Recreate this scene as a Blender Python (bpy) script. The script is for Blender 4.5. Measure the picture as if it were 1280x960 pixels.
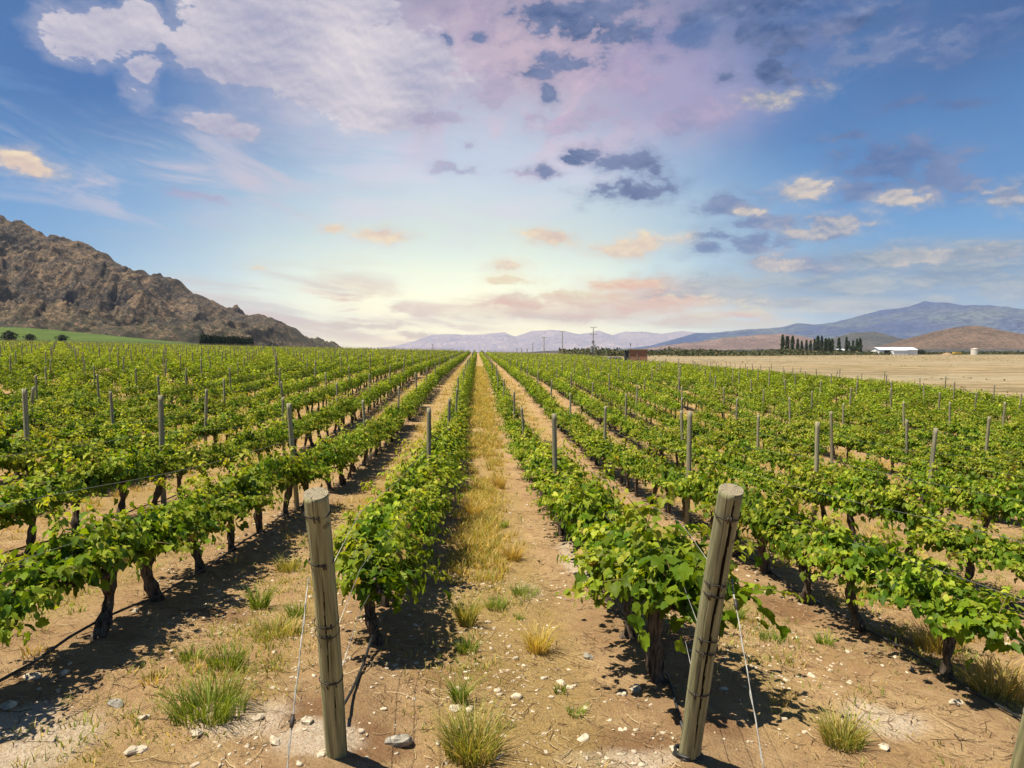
import bpy, math, random
import numpy as np
from mathutils import Vector, Matrix, Euler

random.seed(7); rng = np.random.default_rng(7)
for o in list(bpy.data.objects): bpy.data.objects.remove(o)
S = bpy.context.scene
C = S.collection
R = math.radians

# ------------------------------------------------------------------ camera
FPX, CAMZ = 865.0, 2.63
PITCH, YAW = R(2.65), R(2.85)
cam = bpy.data.cameras.new('camera'); co = bpy.data.objects.new('camera', cam); C.objects.link(co)
co.location = (0, 0, CAMZ); co.rotation_euler = (R(90) - PITCH, 0, -YAW)
cam.sensor_width = 36; cam.lens = FPX / 1280 * 36; cam.clip_start = 0.05; cam.clip_end = 60000
S.camera = co
RM = np.array(Euler(co.rotation_euler).to_matrix())

def ray(px, py):
    d = RM @ np.array([(px - 640) / FPX, (480 - py) / FPX, -1.0])
    return d / d[1]                       # per metre of depth along the rows
def project(x, y, z):
    v = RM.T @ np.array([x, y, z - CAMZ]); 
    if v[2] > -0.05: return -9999, -9999
    return 640 + FPX * v[0] / -v[2], 480 - FPX * v[1] / -v[2]

# ------------------------------------------------------------------ sun, sky and exposure
SUN_EL, SHADOW = 67.0, Vector((0.96, 0.22, 0))      # shadows fall to the right and a little away from the camera
sd = SHADOW.normalized() * math.cos(R(SUN_EL)); sd.z = -math.sin(R(SUN_EL))
sun = bpy.data.lights.new('sun', 'SUN'); so = bpy.data.objects.new('sun', sun); C.objects.link(so)
sun.energy = 5.0; sun.angle = R(0.5); sun.color = (1.0, 0.92, 0.76)
so.rotation_euler = sd.to_track_quat('-Z', 'Y').to_euler()
S.view_settings.view_transform = 'Standard'; S.view_settings.look = 'None'
S.view_settings.exposure = 0.8; S.view_settings.gamma = 1.0; S.view_settings.use_curve_mapping = False

W = bpy.data.worlds.new('World'); S.world = W; W.use_nodes = True
wt = W.node_tree; wt.nodes.clear()
class NT:
    def __init__(s, t): s.t = t
    def n(s, typ, **kw):
        nd = s.t.nodes.new(typ)
        for k, v in kw.items(): setattr(nd, k, v)
        return nd
    def put(s, sock, v):
        if v is None: return
        if isinstance(v, bpy.types.NodeSocket): s.t.links.new(v, sock)
        else:
            if isinstance(v, (tuple, list)) and len(v) == 3 and sock.type == 'RGBA': v = (*v, 1)
            sock.default_value = v
    def math(s, op, a, b=None, c=None, clamp=False):
        nd = s.n('ShaderNodeMath', operation=op, use_clamp=clamp)
        s.put(nd.inputs[0], a); s.put(nd.inputs[1], b); s.put(nd.inputs[2], c); return nd.outputs[0]
    def vec(s, op, a, b=None, c=None):
        nd = s.n('ShaderNodeVectorMath', operation=op)
        s.put(nd.inputs[0], a); s.put(nd.inputs[1], b); s.put(nd.inputs[2], c)
        return nd.outputs['Value'] if op in ('LENGTH', 'DOT_PRODUCT') else nd.outputs[0]
    def noise(s, v, scale, detail=4, rough=.55, dist=0, col=False):
        nd = s.n('ShaderNodeTexNoise'); s.put(nd.inputs['Vector'], v)
        nd.inputs['Scale'].default_value = scale; nd.inputs['Detail'].default_value = detail
        nd.inputs['Roughness'].default_value = rough; nd.inputs['Distortion'].default_value = dist
        return nd.outputs['Color'] if col else nd.outputs[0]
    def remap(s, v, a, b, c=0, d=1, smooth=True):
        nd = s.n('ShaderNodeMapRange', interpolation_type='SMOOTHSTEP' if smooth else 'LINEAR')
        s.put(nd.inputs[0], v)
        for i, q in enumerate((a, b, c, d)): s.put(nd.inputs[i + 1], q)
        return nd.outputs[0]
    def mix(s, f, a, b, mode='MIX'):
        nd = s.n('ShaderNodeMix', data_type='RGBA', blend_type=mode)
        s.put(nd.inputs[0], f); s.put(nd.inputs[6], a); s.put(nd.inputs[7], b); return nd.outputs[2]
def lin(r, g, b, k=1.0):
    f = lambda c: ((c / 255 + .055) / 1.055) ** 2.4 if c > 10 else c / 255 / 12.92
    return (f(r) * k, f(g) * k, f(b) * k)

N = NT(wt)
SK = 5.75                                   # sky colours, for a background strength of 0.1
gen = N.n('ShaderNodeTexCoord').outputs['Generated']
sep = N.n('ShaderNodeSeparateXYZ'); N.put(sep.inputs[0], gen)
az = N.math('ARCTAN2', sep.outputs[0], sep.outputs[1])
el = N.math('ARCSINE', sep.outputs[2])
cmb = N.n('ShaderNodeCombineXYZ'); N.put(cmb.inputs[0], az); N.put(cmb.inputs[1], el); P0 = cmb.outputs[0]
def azel(px, py):
    d = ray(px, py); return math.atan2(d[0], d[1]), math.asin(d[2] / np.linalg.norm(d))
def warp(P, scale, amt, detail=5, rough=.6):
    st = N.vec('MULTIPLY', P, (1, 1.7, 1))
    nz = N.noise(st, scale, detail, rough, col=True)
    return N.vec('MULTIPLY_ADD', nz, (amt, amt * .7, 0), N.vec('ADD', P, (-amt * .5, -amt * .35, 0)))
Pw_soft = warp(P0, 3.5, .16, 4)
Pw_hard = warp(P0, 9.0, .07, 6, .6)
Pw_str = warp(P0, 5.0, .08, 6, .65)
def blob(P, px, py, rx, ry):
    """normalised distance to an elliptical patch of sky"""
    a, e = azel(px, py)
    a2, _ = azel(px + rx, py); a1, _ = azel(px - rx, py); e2 = azel(px, py - ry)[1]; e1 = azel(px, py + ry)[1]
    ix, iy = 2 / (a2 - a1), 2 / (e2 - e1)
    return N.vec('LENGTH', N.vec('MULTIPLY_ADD', P, (ix, iy, 0), (-a * ix, -e * iy, 0)))
sky = N.n('ShaderNodeTexSky', sky_type='NISHITA'); sky.sun_disc = False
sky.sun_elevation = R(SUN_EL); sky.sun_rotation = math.atan2(-SHADOW.x, -SHADOW.y)
sky.altitude = 1500; sky.air_density = 1.0; sky.dust_density = 0.6
ramp = N.n('ShaderNodeValToRGB'); N.put(ramp.inputs[0], N.remap(el, -.05, .6, 0, 1, False))
cr = ramp.color_ramp
stops = [(0, (160, 180, 186)), (.08, (150, 182, 200)), (.2, (96, 164, 212)), (.36, (54, 136, 200)), (.55, (36, 108, 174)), (.8, (30, 86, 148)), (1, (28, 76, 134))]
while len(cr.elements) < len(stops): cr.elements.new(.5)
for e_, (p_, c_) in zip(cr.elements, stops): e_.position = p_; e_.color = (*lin(*c_), 1)
base = N.vec('MULTIPLY', ramp.outputs[0], (SK, SK, SK))
col = N.mix(.12, base, sky.outputs[0])
def veil(px, py, rx, ry, c, s, P=None, soft=1.0):
    global col
    d = blob(P or Pw_soft, px, py, rx, ry)
    f = N.remap(d, soft, 0.0, 0.0, s)
    col = N.mix(f, col, lin(*c, SK))
def wisps(px, py, rx, ry, c, s, sc=(2.2, 9), rot=0.0, lo=.46, hi=.66):
    """thin streaked cirrus inside an elliptical patch"""
    global col
    ca, sa = math.cos(rot), math.sin(rot)
    q = N.n('ShaderNodeVectorRotate', rotation_type='Z_AXIS'); N.put(q.inputs['Vector'], P0); q.inputs['Angle'].default_value = rot
    nz = N.noise(N.vec('MULTIPLY', q.outputs[0], (sc[0], sc[1], 1)), 1.6, 9, .62, .8)
    f = N.math('MULTIPLY', N.remap(blob(Pw_soft, px, py, rx, ry), 1.1, .2, 0, s), N.remap(nz, lo, hi))
    col = N.mix(f, col, lin(*c, SK))
veil(60, 90, 260, 150, (42, 100, 168), .6)
veil(300, 165, 330, 60, (52, 112, 178), .8)
veil(660, 60, 400, 230, (204, 182, 196), .95)
veil(430, 130, 260, 120, (184, 188, 212), .7)
veil(850, 110, 200, 130, (172, 164, 200), .7)
veil(560, 310, 640, 230, (206, 226, 234), .95)
veil(600, 230, 330, 150, (208, 218, 236), .8)
veil(600, 390, 540, 210, (236, 246, 220), 1.0)
veil(550, 450, 820, 150, (255, 236, 184), 1.0)
wisps(230, 225, 330, 90, (206, 198, 212), .85, (3, 12), .18)
wisps(150, 180, 240, 60, (176, 186, 210), .6, (3, 14), .25)
wisps(60, 110, 260, 90, (92, 140, 196), .5, (4, 12), .2)
wisps(1120, 120, 300, 160, (74, 118, 178), .5, (4, 10), -.3)
veil(1240, 20, 260, 120, (44, 86, 146), .7)
wisps(900, 60, 260, 90, (150, 140, 186), .6, (5, 12), -.5)
wisps(620, 130, 320, 130, (222, 190, 208), .7, (4, 10), -.4)
wisps(560, 250, 340, 110, (228, 220, 232), .6, (3, 14), .1)
def boost(px, py, rx, ry, k):
    """the brightening of the air towards the horizon"""
    global col
    f = N.remap(blob(P0, px, py, rx, ry), 1, 0, 1, k); c = N.n('ShaderNodeCombineColor')
    for q, kk in enumerate((1.0, .95, .72)): N.put(c.inputs[q], N.math('MULTIPLY_ADD', N.math('SUBTRACT', f, 1.0), kk, 1.0))
    col = N.vec('MULTIPLY', col, c.outputs[0])
boost(580, 445, 820, 170, 1.95)
wisps(420, 395, 300, 50, (250, 204, 168), .9, (3, 22), .06, .44, .6)
wisps(330, 362, 260, 40, (222, 204, 190), .7, (3, 22), .1, .44, .6)
veil(700, 388, 230, 24, (252, 210, 160), .75, Pw_str)
veil(830, 372, 170, 34, (250, 196, 164), .8, Pw_str)
veil(1100, 352, 360, 66, (120, 154, 184), .95, Pw_str)
veil(1180, 330, 260, 44, (112, 150, 186), .7, Pw_str)
wisps(940, 405, 300, 36, (244, 226, 190), .9, (4, 24), 0, .42, .58)

_cn = {}
def cloud_noise(nscale, stretch):
    key = 10 if nscale < 15 else 24
    if stretch > 2: key = -22
    if key not in _cn:
        st = N.vec('MULTIPLY', P0, (1, stretch, 1)); k = abs(key)
        _cn[key] = (N.noise(st, k, 9, .66, .15), N.noise(N.vec('ADD', st, (.002, .010, 0)), k, 5, .66, .15), N.noise(N.vec('ADD', st, (0, 0, 2)), k * .45, 2, .55))
    return _cn[key]
def clouds(items, P, dark, light, amount, nscale=20, namp=3.0, edge=(.98, .42), rough=.68, emb=3.0, wisp=.3, grow=1.15, stretch=1.7):
    """a family of clouds: patches of sky torn by fractal noise, lit from above"""
    global col
    m = None
    for (px, py, rx, ry) in items:
        d = blob(P, px, py, rx * grow, ry * grow)
        m = d if m is None else N.math('MINIMUM', m, d)
    nz, nz2, n3 = cloud_noise(nscale, stretch)
    f = N.math('MULTIPLY_ADD', nz, -namp, N.math('ADD', m, namp * .5))
    f0 = N.remap(f, edge[0], edge[1], 0, amount)
    if wisp: f0 = N.math('MAXIMUM', f0, N.remap(f, edge[0] + .6, edge[1] + .1, 0, wisp))
    sh = N.math('MULTIPLY_ADD', N.math('SUBTRACT', nz, nz2), emb, .5)
    sh = N.math('ADD', N.math('MULTIPLY', sh, .6), N.remap(n3, .35, .65, -.1, .5), clamp=True)
    col = N.mix(f0, col, N.mix(sh, lin(*dark, SK), lin(*light, SK)))
# big lilac-white clouds, upper left
clouds([(112, 48, 46, 30), (150, 38, 40, 24), (176, 22, 26, 22), (178, 92, 20, 30), (275, 155, 44, 12), (262, 66, 56, 32), (330, 48, 90, 46), (400, 66, 120, 62), (300, 92, 66, 24),
        (290, 8, 76, 18), (490, 98, 80, 52), (450, 140, 50, 24), (430, 20, 80, 36), (505, 135, 40, 26), (370, 40, 100, 54), (470, 70, 90, 54), (410, 110, 60, 36)], Pw_hard,
       (168, 168, 194), (228, 218, 222), .98, 10, 2.5, (1.0, .80), .62, 4, .35, 1.14)
# broken purple puffs through the pink middle
clouds([(560, 215, 40, 8), (585, 185, 14, 7), (250, 248, 46, 9), (870, 140, 66, 26), (665, 215, 36, 10), (800, 90, 50, 26), (540, 150, 56, 14), (700, 150, 50, 18), (620, 110, 60, 24), (830, 60, 60, 24), (590, 40, 60, 30), (740, 140, 60, 20)], Pw_str,
       (136, 132, 172), (186, 164, 192), .55, 24, 3.6, (.85, .3), .7, 4, .15)
# blue grey clouds
clouds([(695, 22, 66, 30), (775, 38, 54, 24), (740, 10, 64, 20), (705, 82, 42, 18), (675, 98, 26, 14), (690, 125, 10, 11), (735, 187, 26, 8), (715, 196, 14, 7), (775, 202, 28, 13), (800, 200, 26, 19), (790, 238, 48, 15), (672, 216, 22, 9),
        (905, 15, 90, 22), (935, 44, 40, 18), (985, 46, 50, 22), (900, 97, 18, 11), (960, 90, 34, 16), (985, 86, 26, 14), (1000, 102, 24, 10), (1000, 8, 130, 16), (600, 52, 14, 9), (560, 46, 10, 7), (1060, 35, 60, 18)],
       Pw_hard, (38, 78, 132), (118, 130, 170), .98, 26, 3.6, (1.05, .38), .66, 3, .4, 1.12)
clouds([(870, 40, 60, 22), (1080, 70, 60, 18), (1040, 14, 80, 18), (1120, 208, 90, 28), (1085, 238, 60, 18), (1170, 232, 80, 20), (910, 256, 46, 15), (900, 245, 22, 11), (950, 282, 60, 14), (1120, 60, 60, 18), (1210, 45, 64, 16), (1240, 25, 60, 12), (1125, 130, 36, 8),
        (1060, 170, 38, 8), (905, 300, 36, 9), (885, 316, 36, 8), (945, 305, 46, 14), (1000, 330, 64, 14), (1210, 130, 50, 8), (1190, 70, 50, 10)],
       Pw_hard, (58, 98, 158), (120, 136, 176), .88, 22, 3.2, (1.05, .3), .66, 3, .3)
# cream lit clouds
clouds([(972, 122, 44, 10), (1010, 237, 32, 13), (1122, 250, 30, 14), (1040, 278, 56, 14), (1010, 288, 42, 10), (975, 333, 38, 13), (1255, 243, 38, 16), (1130, 318, 70, 14), (1230, 312, 60, 13), (935, 262, 20, 8)],
       Pw_hard, (124, 140, 172), (226, 208, 188), .92, 26, 2.6, (1.0, .45), .64, 5, .35, 1.2)
clouds([(690, 296, 38, 9), (665, 288, 18, 7), (790, 305, 54, 12), (632, 332, 22, 8), (420, 284, 20, 7), (480, 292, 34, 8), (20, 194, 46, 15), (45, 208, 34, 10), (328, 340, 10, 3), (640, 372, 26, 6)],
       Pw_hard, (226, 196, 176), (255, 232, 190), .95, 30, 2.6, (1.05, .4), .64, 5, .4, 1.15)
# broken grey-cream deck low on the right
clouds([(900, 355, 110, 14), (880, 372, 120, 12), (960, 378, 110, 10), (1060, 352, 120, 14), (1190, 345, 120, 20), (1120, 378, 120, 11), (1290, 360, 90, 22), (1230, 320, 90, 16), (1100, 325, 80, 12)], Pw_str,
       (112, 140, 166), (190, 192, 186), .85, 24, 2.4, (1.1, .25), .66, 4, .3, 1.1, 2.6)
clouds([(650, 378, 70, 9), (740, 372, 90, 10), (820, 382, 110, 10), (700, 392, 90, 7), (560, 420, 80, 5), (440, 405, 80, 6), (900, 398, 90, 7), (780, 358, 60, 8), (640, 352, 40, 5)], Pw_str,
       (250, 186, 146), (255, 236, 184), .95, 26, 3.2, (1.15, .3), .66, 4, .3, 1.1, 2.6)
bg = N.n('ShaderNodeBackground'); N.put(bg.inputs[0], col); bg.inputs[1].default_value = 0.1
out = N.n('ShaderNodeOutputWorld'); wt.links.new(bg.outputs[0], out.inputs[0])
cy = S.cycles; cy.max_bounces = 5; cy.diffuse_bounces = 3; cy.glossy_bounces = 2; cy.transmission_bounces = 3; cy.volume_bounces = 0; cy.transparent_max_bounces = 4
W.cycles.sampling_method = 'MANUAL'; W.cycles.sample_map_resolution = 512

# ------------------------------------------------------------------ numeric helpers
def _h(ix, iy, seed):
    n = (ix.astype(np.int64) * 374761393 + iy.astype(np.int64) * 668265263 + seed * 974634777) & 0x7fffffff
    n = ((n ^ (n >> 13)) * 1274126177) & 0x7fffffff
    return ((n ^ (n >> 16)) & 0xffffff) / float(0xffffff)
def vnoise(x, y, seed=0):
    x = np.asarray(x, float); y = np.asarray(y, float)
    ix, iy = np.floor(x), np.floor(y); fx, fy = x - ix, y - iy
    fx = fx * fx * fx * (fx * (fx * 6 - 15) + 10); fy = fy * fy * fy * (fy * (fy * 6 - 15) + 10)
    a, b, c, d = _h(ix, iy, seed), _h(ix + 1, iy, seed), _h(ix, iy + 1, seed), _h(ix + 1, iy + 1, seed)
    return (a + (b - a) * fx) * (1 - fy) + (c + (d - c) * fx) * fy
def fbm(x, y, oct=4, seed=0, rough=.5):
    s, a, t = 0, 1, 0
    for i in range(oct):
        s = s + a * vnoise(np.asarray(x) * 2 ** i + 13.7 * i, np.asarray(y) * 2 ** i - 7.1 * i, seed + i); t += a; a *= rough
    return s / t
def ridged(x, y, oct=5, seed=0, rough=.5):
    s, a, t = 0, 1, 0
    for i in range(oct):
        s = s + a * (1 - np.abs(2 * vnoise(np.asarray(x) * 2 ** i + 5.3 * i, np.asarray(y) * 2 ** i + 9.1 * i, seed + i) - 1)) ; t += a; a *= rough
    return s / t
def sstep(a, b, x):
    t = np.clip((np.asarray(x, float) - a) / (b - a), 0, 1); return t * t * (3 - 2 * t)
_pd = [0, 5, 8, 13, 18, 25, 33, 45, 60, 90, 160, 250, 700, 2000, 20000]
_pz = [0, 0, -.28, -.55, -.92, -1.08, -1.0, -.7, -.2, .1, .6, 1.45, 1.5, 0, 0]
_t = np.linspace(-6, 330, 2700); _tz = np.interp(_t, _pd, _pz)
_k = np.hanning(41); _k /= _k.sum(); _tz = np.convolve(np.pad(_tz, 20, mode='edge'), _k, 'valid')
def gz(x, y):
    """large shape of the land"""
    x = np.asarray(x, float); y = np.asarray(y, float)
    prof = np.where(y < 320, np.interp(y, _t, _tz), np.interp(y, _pd, _pz))
    lat = np.where(np.abs(x) < 10, -.045 * x, -np.sign(x) * (.45 + (np.minimum(np.abs(x), np.where(x > 0, 40, 190)) - 10) * .022))
    lat = lat * (1 - sstep(700, 2000, y))
    u = -x / np.maximum(y, 1)
    rise = sstep(280, 560, y) * 17 * sstep(.28, .72, u) * (1 - sstep(900, 2500, y))
    return prof + lat + rise
ROW0, DROW = -.96, 2.5
def rowx(k): return ROW0 + DROW * k
def lane(x):            # distance to the nearest row
    return np.abs((np.asarray(x) - ROW0 + DROW / 2) % DROW - DROW / 2)
def gfine(x, y):
    """small relief near the camera"""
    near = 1 - sstep(14, 40, y)
    d = lane(x)
    z = (fbm(x * 1.3, y * 1.3, 4, 3) - .5) * .07 * near + (fbm(x * 7, y * 7, 4, 9) - .5) * .055 * near
    z = z + .035 * np.exp(-(d / .28) ** 2) * near
    return z
def ground_z(x, y): return gz(x, y) + gfine(x, y)
def hit(px, py, lift=0):
    """where a line of sight meets the land"""
    d = ray(px, py); y = 3.0
    for i in range(4000):
        z = CAMZ + d[2] * y
        if z <= float(ground_z(d[0] * y, y)) + lift: break
        y += .01 + y * .002
    return d[0] * y, y, float(ground_z(d[0] * y, y))

# ------------------------------------------------------------------ object helpers
def tag(o, label=None, cat=None, group=None, kind=None):
    if label: o['label'] = label
    if cat: o['category'] = cat
    if group: o['group'] = group
    if kind: o['kind'] = kind
    return o
def empty(name, loc=(0, 0, 0), rz=0, label=None, cat=None, group=None):
    o = bpy.data.objects.new(name, None); C.objects.link(o); o.location = loc; o.rotation_euler = (0, 0, rz)
    o.empty_display_size = .1
    return tag(o, label, cat, group)
def link(name, me, mat=None, parent=None, loc=None):
    o = bpy.data.objects.new(name, me); C.objects.link(o)
    if mat: me.materials.append(mat)
    if parent: o.parent = parent
    if loc is not None: o.location = loc
    return o
def np_mesh(name, V, F, tint=None, smooth=False, mi=None):
    """V (n,3); F list of face arrays (each (m,k)) ; tint (n,3)"""
    me = bpy.data.meshes.new(name)
    if not isinstance(F, (list, tuple)): F = [F]
    nl = sum(f.size for f in F); nf = sum(len(f) for f in F)
    me.vertices.add(len(V)); me.vertices.foreach_set('co', np.asarray(V, np.float32).ravel())
    me.loops.add(nl); me.loops.foreach_set('vertex_index', np.concatenate([f.ravel() for f in F]).astype(np.int32))
    tot = np.concatenate([np.full(len(f), f.shape[1]) for f in F]).astype(np.int32)
    st = np.concatenate([[0], np.cumsum(tot)[:-1]]).astype(np.int32)
    me.polygons.add(nf); me.polygons.foreach_set('loop_start', st); me.polygons.foreach_set('loop_total', tot)
    if smooth: me.polygons.foreach_set('use_smooth', np.ones(nf, bool))
    if mi is not None: me.polygons.foreach_set('material_index', np.asarray(mi, np.int32))
    me.update(calc_edges=True)
    if tint is not None:
        a = me.attributes.new('tint', 'FLOAT_COLOR', 'POINT')
        a.data.foreach_set('color', np.concatenate([tint, np.ones((len(tint), 1))], 1).astype(np.float32).ravel())
    return me
class MB:
    def __init__(s): s.v = []; s.f = []
    def add(s, vs, fs):
        b = len(s.v); s.v += [tuple(v) for v in vs]; s.f += [tuple(i + b for i in f) for f in fs]
    def box(s, c, d, rz=0):
        x, y, z = [q / 2 for q in d]; cs, sn = math.cos(rz), math.sin(rz); vs = []
        for k in (-z, z):
            for a, b in ((-x, -y), (x, -y), (x, y), (-x, y)): vs.append((c[0] + a * cs - b * sn, c[1] + a * sn + b * cs, c[2] + k))
        s.add(vs, [(3, 2, 1, 0), (4, 5, 6, 7), (0, 1, 5, 4), (1, 2, 6, 5), (2, 3, 7, 6), (3, 0, 4, 7)])
    def prism(s, prof, x0, x1):     # profile in (y,z), extruded along x
        n = len(prof); vs = [(x0, a, b) for a, b in prof] + [(x1, a, b) for a, b in prof]
        s.add(vs, [tuple(range(n - 1, -1, -1)), tuple(range(n, 2 * n))] + [(i, (i + 1) % n, n + (i + 1) % n, n + i) for i in range(n)])
    def tube(s, pts, rad, sides=8, closed=False, rfun=None):
        pts = [Vector(p) for p in pts]; n = len(pts); vs = []; up = Vector((0.03, .05, 1)).normalized(); a = None
        for i, p in enumerate(pts):
            t = (pts[(i + 1) % n] - pts[i - 1]) if closed else (pts[min(i + 1, n - 1)] - pts[max(i - 1, 0)])
            if t.length < 1e-9: t = Vector((0, 0, 1))
            t.normalize()
            if a is None:
                a = t.cross(up if abs(t.dot(up)) < .95 else Vector((1, 0.02, 0))).normalized()
            a = (a - t * a.dot(t)).normalized(); b = t.cross(a)
            r = rad[i] if isinstance(rad, (list, tuple, np.ndarray)) else rad
            for k in range(sides):
                th = 2 * math.pi * k / sides
                rr = r * (rfun(i, th) if rfun else 1)
                vs.append(p + a * math.cos(th) * rr + b * math.sin(th) * rr)
        fs = []
        for i in range(n if closed else n - 1):
            j = (i + 1) % n
            for k in range(sides):
                l = (k + 1) % sides; fs.append((i * sides + k, i * sides + l, j * sides + l, j * sides + k))
        if not closed: fs += [tuple(range(sides - 1, -1, -1)), tuple((n - 1) * sides + k for k in range(sides))]
        s.add(vs, fs)
    def mesh(s, name, smooth=False):
        me = bpy.data.meshes.new(name); me.from_pydata(s.v, [], s.f); me.update()
        if smooth: me.polygons.foreach_set('use_smooth', [True] * len(me.polygons))
        return me
    def build(s, name, mat, parent=None, smooth=False, loc=None):
        return link(name, s.mesh(name, smooth), mat, parent, loc)
    def arr(s):
        q = [f for f in s.f if len(f) == 4]; t = [f for f in s.f if len(f) == 3]
        return np.array(s.v, float), np.array(q, int).reshape(-1, 4), np.array(t, int).reshape(-1, 3)

# ------------------------------------------------------------------ materials
def newmat(name):
    m = bpy.data.materials.new(name); m.use_nodes = True; t = m.node_tree; t.nodes.clear()
    n = NT(t); o = n.n('ShaderNodeOutputMaterial'); return m, n, o
def pbr(n, o, colr, rough=.8, spec=.3, bump=None, bstr=.4, bdist=.02, metal=0):
    p = n.n('ShaderNodeBsdfPrincipled'); n.put(p.inputs['Base Color'], colr); n.put(p.inputs['Roughness'], rough)
    p.inputs['Specular IOR Level'].default_value = spec; p.inputs['Metallic'].default_value = metal
    if bump is not None:
        b = n.n('ShaderNodeBump'); b.inputs['Strength'].default_value = bstr; b.inputs['Distance'].default_value = bdist
        n.put(b.inputs['Height'], bump); n.t.links.new(b.outputs[0], p.inputs['Normal'])
    n.t.links.new(p.outputs[0], o.inputs['Surface']); return p
def plain(name, c, rough=.8, spec=.3, vary=.25, scale=6, metal=0, bstr=.2):
    m, n, o = newmat(name); co_ = n.n('ShaderNodeTexCoord').outputs['Object']
    nz = n.noise(co_, scale, 5)
    cc = n.mix(n.remap(nz, .3, .7), tuple(q * (1 - vary) for q in c), tuple(min(1, q * (1 + vary)) for q in c))
    pbr(n, o, cc, rough, spec, nz, bstr, .01, metal); return m
def attr(n, name='tint'):
    a = n.n('ShaderNodeAttribute'); a.attribute_name = name; return a.outputs['Color']

# leaves: the attribute holds each leaf's own colour
def leaf_mat(name, trans=.40, rough=.5, spec=.16):
    m, n, o = newmat(name)
    c = attr(n); inf = n.n('ShaderNodeObjectInfo').outputs['Random']
    hs = n.n('ShaderNodeHueSaturation'); n.put(hs.inputs['Hue'], n.math('MULTIPLY_ADD', inf, .016, .492)); n.put(hs.inputs['Value'], n.math('MULTIPLY_ADD', inf, .2, .9)); n.put(hs.inputs['Color'], c)
    c = hs.outputs[0]
    p = n.n('ShaderNodeBsdfPrincipled'); n.put(p.inputs['Base Color'], c); p.inputs['Roughness'].default_value = rough; p.inputs['Specular IOR Level'].default_value = spec
    tr = n.n('ShaderNodeBsdfTranslucent'); n.put(tr.inputs[0], n.mix(1.0, c, (1.5, 1.4, .4, 1), 'MULTIPLY'))
    mx = n.n('ShaderNodeMixShader'); mx.inputs[0].default_value = trans
    n.t.links.new(p.outputs[0], mx.inputs[1]); n.t.links.new(tr.outputs[0], mx.inputs[2]); n.t.links.new(mx.outputs[0], o.inputs['Surface'])
    return m
M_leaf = leaf_mat('vine_leaf'); M_grass = leaf_mat('grass_blade', .35, .6, .15)
M_tree = leaf_mat('tree_leaf', .2, .7, .15)
def bark(name, a, b, sc=30):
    m, n, o = newmat(name); v = n.n('ShaderNodeTexCoord').outputs['Object']
    st = n.vec('MULTIPLY', v, (1, 1, .16)); nz = n.noise(st, sc, 6, .7, .4)
    pbr(n, o, n.mix(n.remap(nz, .35, .65), a, b), .9, .15, nz, 1.0, .02); return m
M_bark = bark('vine_bark', (.020, .016, .012), (.15, .115, .085), 38)
M_treebark = bark('tree_bark', (.05, .04, .03), (.16, .13, .1), 8)
M_shoot = plain('vine_shoot', (.16, .13, .04), .6)
def wood(name, a, b, c, sc=14):
    m, n, o = newmat(name); v = n.n('ShaderNodeTexCoord').outputs['Object']
    inf = n.n('ShaderNodeObjectInfo').outputs['Random']
    st = n.vec('MULTIPLY', v, (1, 1, .05)); nz = n.noise(st, sc * 3, 7, .65, .25); big = n.noise(n.vec('MULTIPLY', v, (1, 1, .3)), 5, 4)
    cc = n.mix(n.remap(nz, .32, .68), a, b); cc = n.mix(n.remap(big, .5, .72, 0, .55), cc, c)
    crk = n.noise(n.vec('MULTIPLY', v, (1, 1, .03)), 34, 2, .4, .3)
    cc = n.mix(n.remap(crk, .36, .30, 0, .75), cc, (.03, .025, .018))
    knot = n.noise(v, 9, 1); cc = n.mix(n.remap(knot, .74, .78, 0, .6), cc, (.06, .045, .03))
    cc = n.mix(n.math('MULTIPLY', inf, .35), cc, (.12, .115, .10))
    pbr(n, o, cc, .85, .2, n.math('ADD', nz, n.math('MULTIPLY', n.remap(crk, .38, .3), -.8)), .7, .008); return m
M_post = wood('weathered_post', (.17, .165, .080), (.40, .38, .20), (.24, .25, .11))
M_fpost = wood('grey_post', (.19, .175, .11), (.38, .34, .21), (.23, .23, .12))
def endgrain():
    m, n, o = newmat('post_end_grain'); v = n.n('ShaderNodeTexCoord').outputs['Object']
    sx = n.n('ShaderNodeSeparateXYZ'); n.put(sx.inputs[0], v)
    w = n.n('ShaderNodeTexWave', wave_type='RINGS', rings_direction='Z'); n.put(w.inputs[0], v); w.inputs['Scale'].default_value = 28; w.inputs['Distortion'].default_value = 3; w.inputs['Detail'].default_value = 3
    nz = n.noise(v, 40, 4)
    ang = n.math('ARCTAN2', sx.outputs[0], sx.outputs[1]); rad = n.math('SINE', n.math('MULTIPLY_ADD', ang, 5, n.math('MULTIPLY', n.noise(v, 14, 2), 4)))
    cc = n.mix(w.outputs[1], (.19, .16, .105), (.32, .27, .18)); cc = n.mix(n.remap(nz, .4, .7, 0, .5), cc, (.13, .115, .085))
    cc = n.mix(n.remap(rad, .965, .995, 0, .8), cc, (.04, .03, .02))
    pbr(n, o, cc, .9, .15, nz, .5, .01); return m
M_end = endgrain(); M_split_shade = plain('shaded_inside_of_split', (.035, .028, .02), .95, .05)  # weathered split interior, coloured darker to paint in the crack's shade
M_wire = plain('galvanised_wire', (.30, .29, .26), .45, .5, .15, 20, .6)
M_dwire = plain('rusty_wire', (.055, .045, .035), .6, .4, .3, 30, .3)
M_hose = plain('black_polythene_hose', (.018, .018, .018), .5, .4, .3, 10)
M_stone = plain('stone', (.46, .385, .28), .9, .2, .35, 12, 0, .8)
M_gstone = plain('grey_stone', (.27, .245, .20), .9, .2, .3, 12, 0, .8)
M_twig = plain('dry_twig', (.24, .17, .10), .9, .1, .5, 8)

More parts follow.
